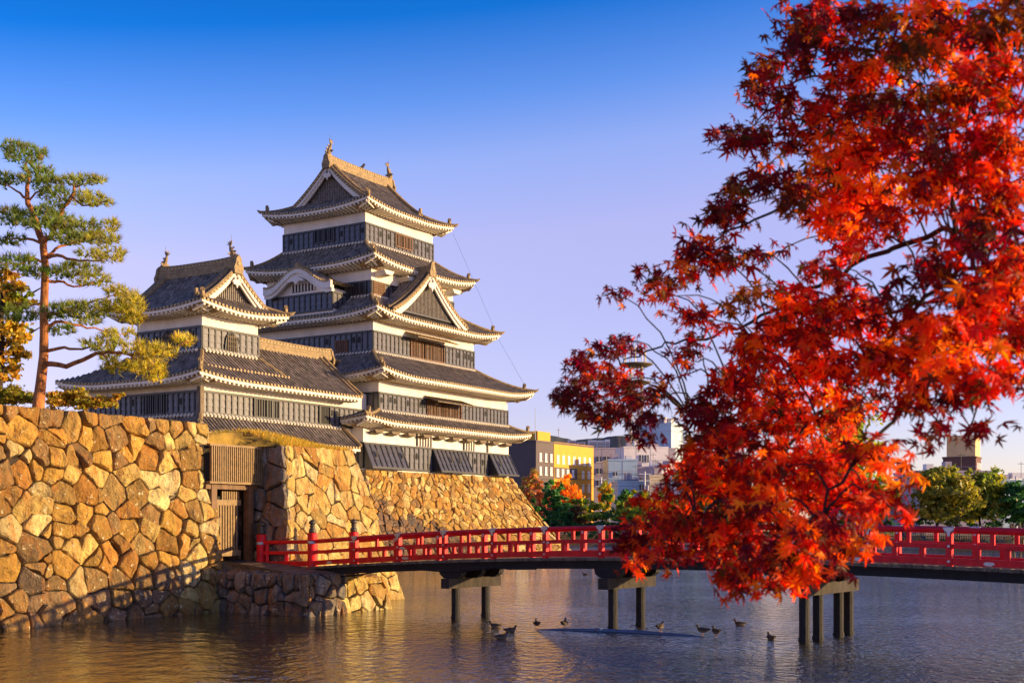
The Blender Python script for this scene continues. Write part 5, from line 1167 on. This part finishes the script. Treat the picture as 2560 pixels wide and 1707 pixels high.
CL = """2440,20,60,50,g 2520,-80,60,50,r 2640,-60,70,50,o 2460,330,50,40,r 2760,-20,60,50,r 2560,120,50,40,m 2700,160,50,40,r 2480,640,45,35,r 2620,420,45,35,o 2460,-200,70,50,r 2300,-120,60,40,o 2150,-90,60,40,r 2860,120,60,40,m 2600,760,35,30,r 2240,480,50,40,r 2150,470,45,30,r 2310,600,45,35,r 2150,600,40,30,r 2290,700,50,35,o 2100,620,35,25,m 2330,850,30,30,r 2230,800,50,35,o 2050,790,50,35,o 1830,50,50,50,m 1762,150,45,40,m 1750,205,40,25,m 1800,240,50,30,m 1880,110,60,55,m 1900,40,55,45,r 1965,35,55,40,m 2040,60,60,50,g 2120,30,60,40,o 2200,60,70,50,r 2290,40,60,60,g 2340,120,40,60,g 2260,140,60,40,r 2180,150,60,40,o 2100,140,60,45,g 2020,150,50,40,o 1960,170,45,40,r 1685,305,40,30,m 1750,325,50,35,m 1830,310,50,40,m 1900,240,45,45,r 1950,290,50,45,o 2010,250,55,45,g 2080,240,60,40,m 2160,240,60,45,g 2250,230,50,50,m 2320,240,50,50,r 1700,430,50,28,g 1770,420,45,35,m 1860,400,45,45,m 1930,390,50,50,o 1990,360,50,45,r 2070,330,60,45,r 2150,330,50,45,m 2240,330,60,50,r 2320,340,50,60,o 1650,490,40,30,m 1710,490,45,28,m 1815,470,40,25,g 1900,490,50,40,o 1955,455,50,45,o 2020,440,60,45,o 2100,410,60,35,o 2180,400,60,35,r 2270,430,55,45,r 2335,460,40,50,r 1600,560,45,32,m 1560,630,45,25,g 1630,610,45,25,r 1690,580,35,22,m 1940,545,50,35,r 2010,510,45,35,r 1770,590,35,20,m 1490,650,50,25,m 1420,680,30,18,m 1540,680,35,20,r 2270,540,50,40,m 2330,560,40,50,r 2210,545,30,30,r 1930,620,50,35,r 1690,680,50,24,g 1625,735,45,30,r 1780,680,45,20,m 1880,690,55,35,r 2180,650,50,40,m 2260,650,60,50,r 2330,660,40,50,r 1325,830,35,30,m 1400,800,40,20,m 1450,785,25,14,m 1325,905,40,40,m 1390,880,45,40,r 1450,910,45,40,m 1400,960,35,30,m 1465,975,35,35,m 1510,900,20,30,m 1340,950,30,22,m 1565,830,25,25,m 1590,790,20,20,m 1600,940,40,20,m 1680,870,45,30,r 1725,800,50,35,r 1770,760,50,35,o 1835,745,55,45,r 1900,770,55,45,r 1980,720,55,45,r 2060,700,50,35,m 2110,770,50,45,r 2180,740,60,45,o 2250,750,50,50,r 2320,760,50,60,r 1620,1000,45,35,m 1680,950,55,45,m 1740,890,55,45,r 1820,850,55,45,r 1900,860,55,45,r 1980,820,55,45,r 2060,850,50,40,r 2150,850,45,40,o 2230,860,50,45,r 2300,860,45,35,r 1600,1060,45,35,r 1680,1040,55,45,r 1760,990,60,55,r 1840,950,55,45,r 1915,950,45,50,o 1990,910,50,35,m 2090,930,40,25,r 2180,930,45,35,m 2235,990,25,35,m 2170,990,45,25,m 1575,1115,35,28,m 1640,1110,50,40,r 1720,1100,60,45,r 1800,1080,60,45,r 1880,1060,55,45,r 1960,1030,45,35,r 2020,1045,35,28,o 2075,1085,35,25,o 1500,1180,45,35,r 1570,1190,50,40,r 1460,1230,35,35,m 1530,1240,45,45,r 1610,1235,45,40,m 1690,1180,55,45,r 1770,1170,55,45,o 1850,1150,55,45,r 1930,1130,55,45,r 1990,1140,45,35,r 2045,1165,35,25,r 1450,1280,25,22,o 1545,1280,25,16,r 1690,1250,45,35,r 1770,1250,45,35,m 1850,1230,50,35,r 1930,1210,45,35,m 1985,1240,25,25,o 1665,1310,28,20,r 1725,1300,40,32,r 1790,1300,45,35,r 1860,1290,35,30,o 1705,1340,26,18,r 1770,1355,28,16,r 1840,1325,22,16,o 1930,1265,25,18,m"""
TONE = dict(m=[(.17, .010, .020), (.11, .010, .018), (.26, .016, .015), (.11, .025, .012)], r=[(.62, .028, .010), (.42, .016, .012), (.80, .10, .010), (.28, .018, .012)], o=[(.90, .18, .012), (.85, .11, .012), (.92, .30, .015), (.62, .05, .012)], g=[(.14, .06, .015), (.22, .06, .012), (.09, .06, .015), (.35, .10, .015)])
LOB = [(-128, .42), (-88, .68), (-45, .92), (0, 1.0), (45, .92), (88, .68), (128, .42)]
def leaf(mb, p, sz, tip, nrm, col):
    tip = (tip-nrm*tip.dot(nrm)).normalized(); sd_ = nrm.cross(tip); vs = [p]; out = []
    for i, (a, l) in enumerate(LOB):
        a = radians(a+rg.uniform(-6, 6)); l *= sz*rg.uniform(.85, 1.1); dr = -.22*l
        if i: am = radians((LOB[i][0]+LOB[i-1][0])/2); out.append(p+(tip*cos(am)+sd_*sin(am))*sz*.27)
        wd = radians(11)
        out.append(p+(tip*cos(a-wd)+sd_*sin(a-wd))*l*.55+nrm*dr*.2); out.append(p+(tip*cos(a)+sd_*sin(a))*l+nrm*dr); out.append(p+(tip*cos(a+wd)+sd_*sin(a+wd))*l*.55+nrm*dr*.2)
    vs += out; n = len(out); mb.add(vs, [(0, i, i+1) for i in range(1, n)], col)
lv = MB(); tw_ = MB()
for tok in CL.split():
    x, y, rx, ry, tn = tok.split(','); x, y, rx, ry = map(float, (x, y, rx, ry))
    D = 7.3-(x-1300)/1050*2.3-max(0, (y-900)/450)*.9+rg.uniform(-.35, .35); D = max(4.2, D)
    c = dp(x, y, D); q = min(limbpts, key=lambda a: (a-c).length)
    mid = q.lerp(c, .5)+Vector((rg.gauss(0, .03), rg.gauss(0, .05), .04)); ln_ = (c-q).length; J = lambda k: Vector((rg.gauss(0, 1), rg.gauss(0, 1), rg.gauss(0, 1)))*ln_*k
    tp_ = [q]+[q.lerp(c, f)+J(.016)+Z*ln_*.28*sin(pi*f)*(1-f*.4) for f in (.15, .3, .45, .6, .75, .88)]+[c]; tw_.tube(tp_, [.006, .0055, .005, .0045, .004, .0035, .003, .002], 5)
    n = int(max(22, rx*ry*D*D/860*(1.25 if x < 1650 and y > 740 else .9 if x < 1650 else .8 if tn in 'mg' else 1.05)))
    nh = max(3, n//9); hubs = []
    for _ in range(nh):
        a = rg.uniform(0, 6.28); k = sqrt(rg.random()); h = dp(x+cos(a)*rx*k, y+sin(a)*ry*k, D+rg.gauss(0, .16)); hubs.append(h); tw_.tube([c, c.lerp(h, .5)+Z*.012, h], [.004, .003, .002], 4)
    for i in range(n):
        h = hubs[i % nh]; p = h+Vector((rg.gauss(0, .045), rg.gauss(0, .06), rg.gauss(0, .032)))
        nrm = Vector((.30+rg.gauss(0, .55), -.5+rg.gauss(0, .5), .35+rg.gauss(0, .5))).normalized(); tip = Vector((rg.gauss(-.15, .7), rg.gauss(0, .5), -.7+rg.gauss(0, .45)))
        leaf(lv, p, rg.uniform(.044, .080)*(.82 if x < 1600 else 1), tip, nrm, vary(rg.choice(TONE[tn if rg.random() < .74 else rg.choice('mmgo')]), rg, .35))
lv.build('crown', M['maple'], mp_, tb); tw_.build('twigs', M['barkd'], mp_, tb)
print('tris', sum(len(o.data.polygons) for o in S.objects if o.type == 'MESH'), 'leaves', len(lv.f)//26)
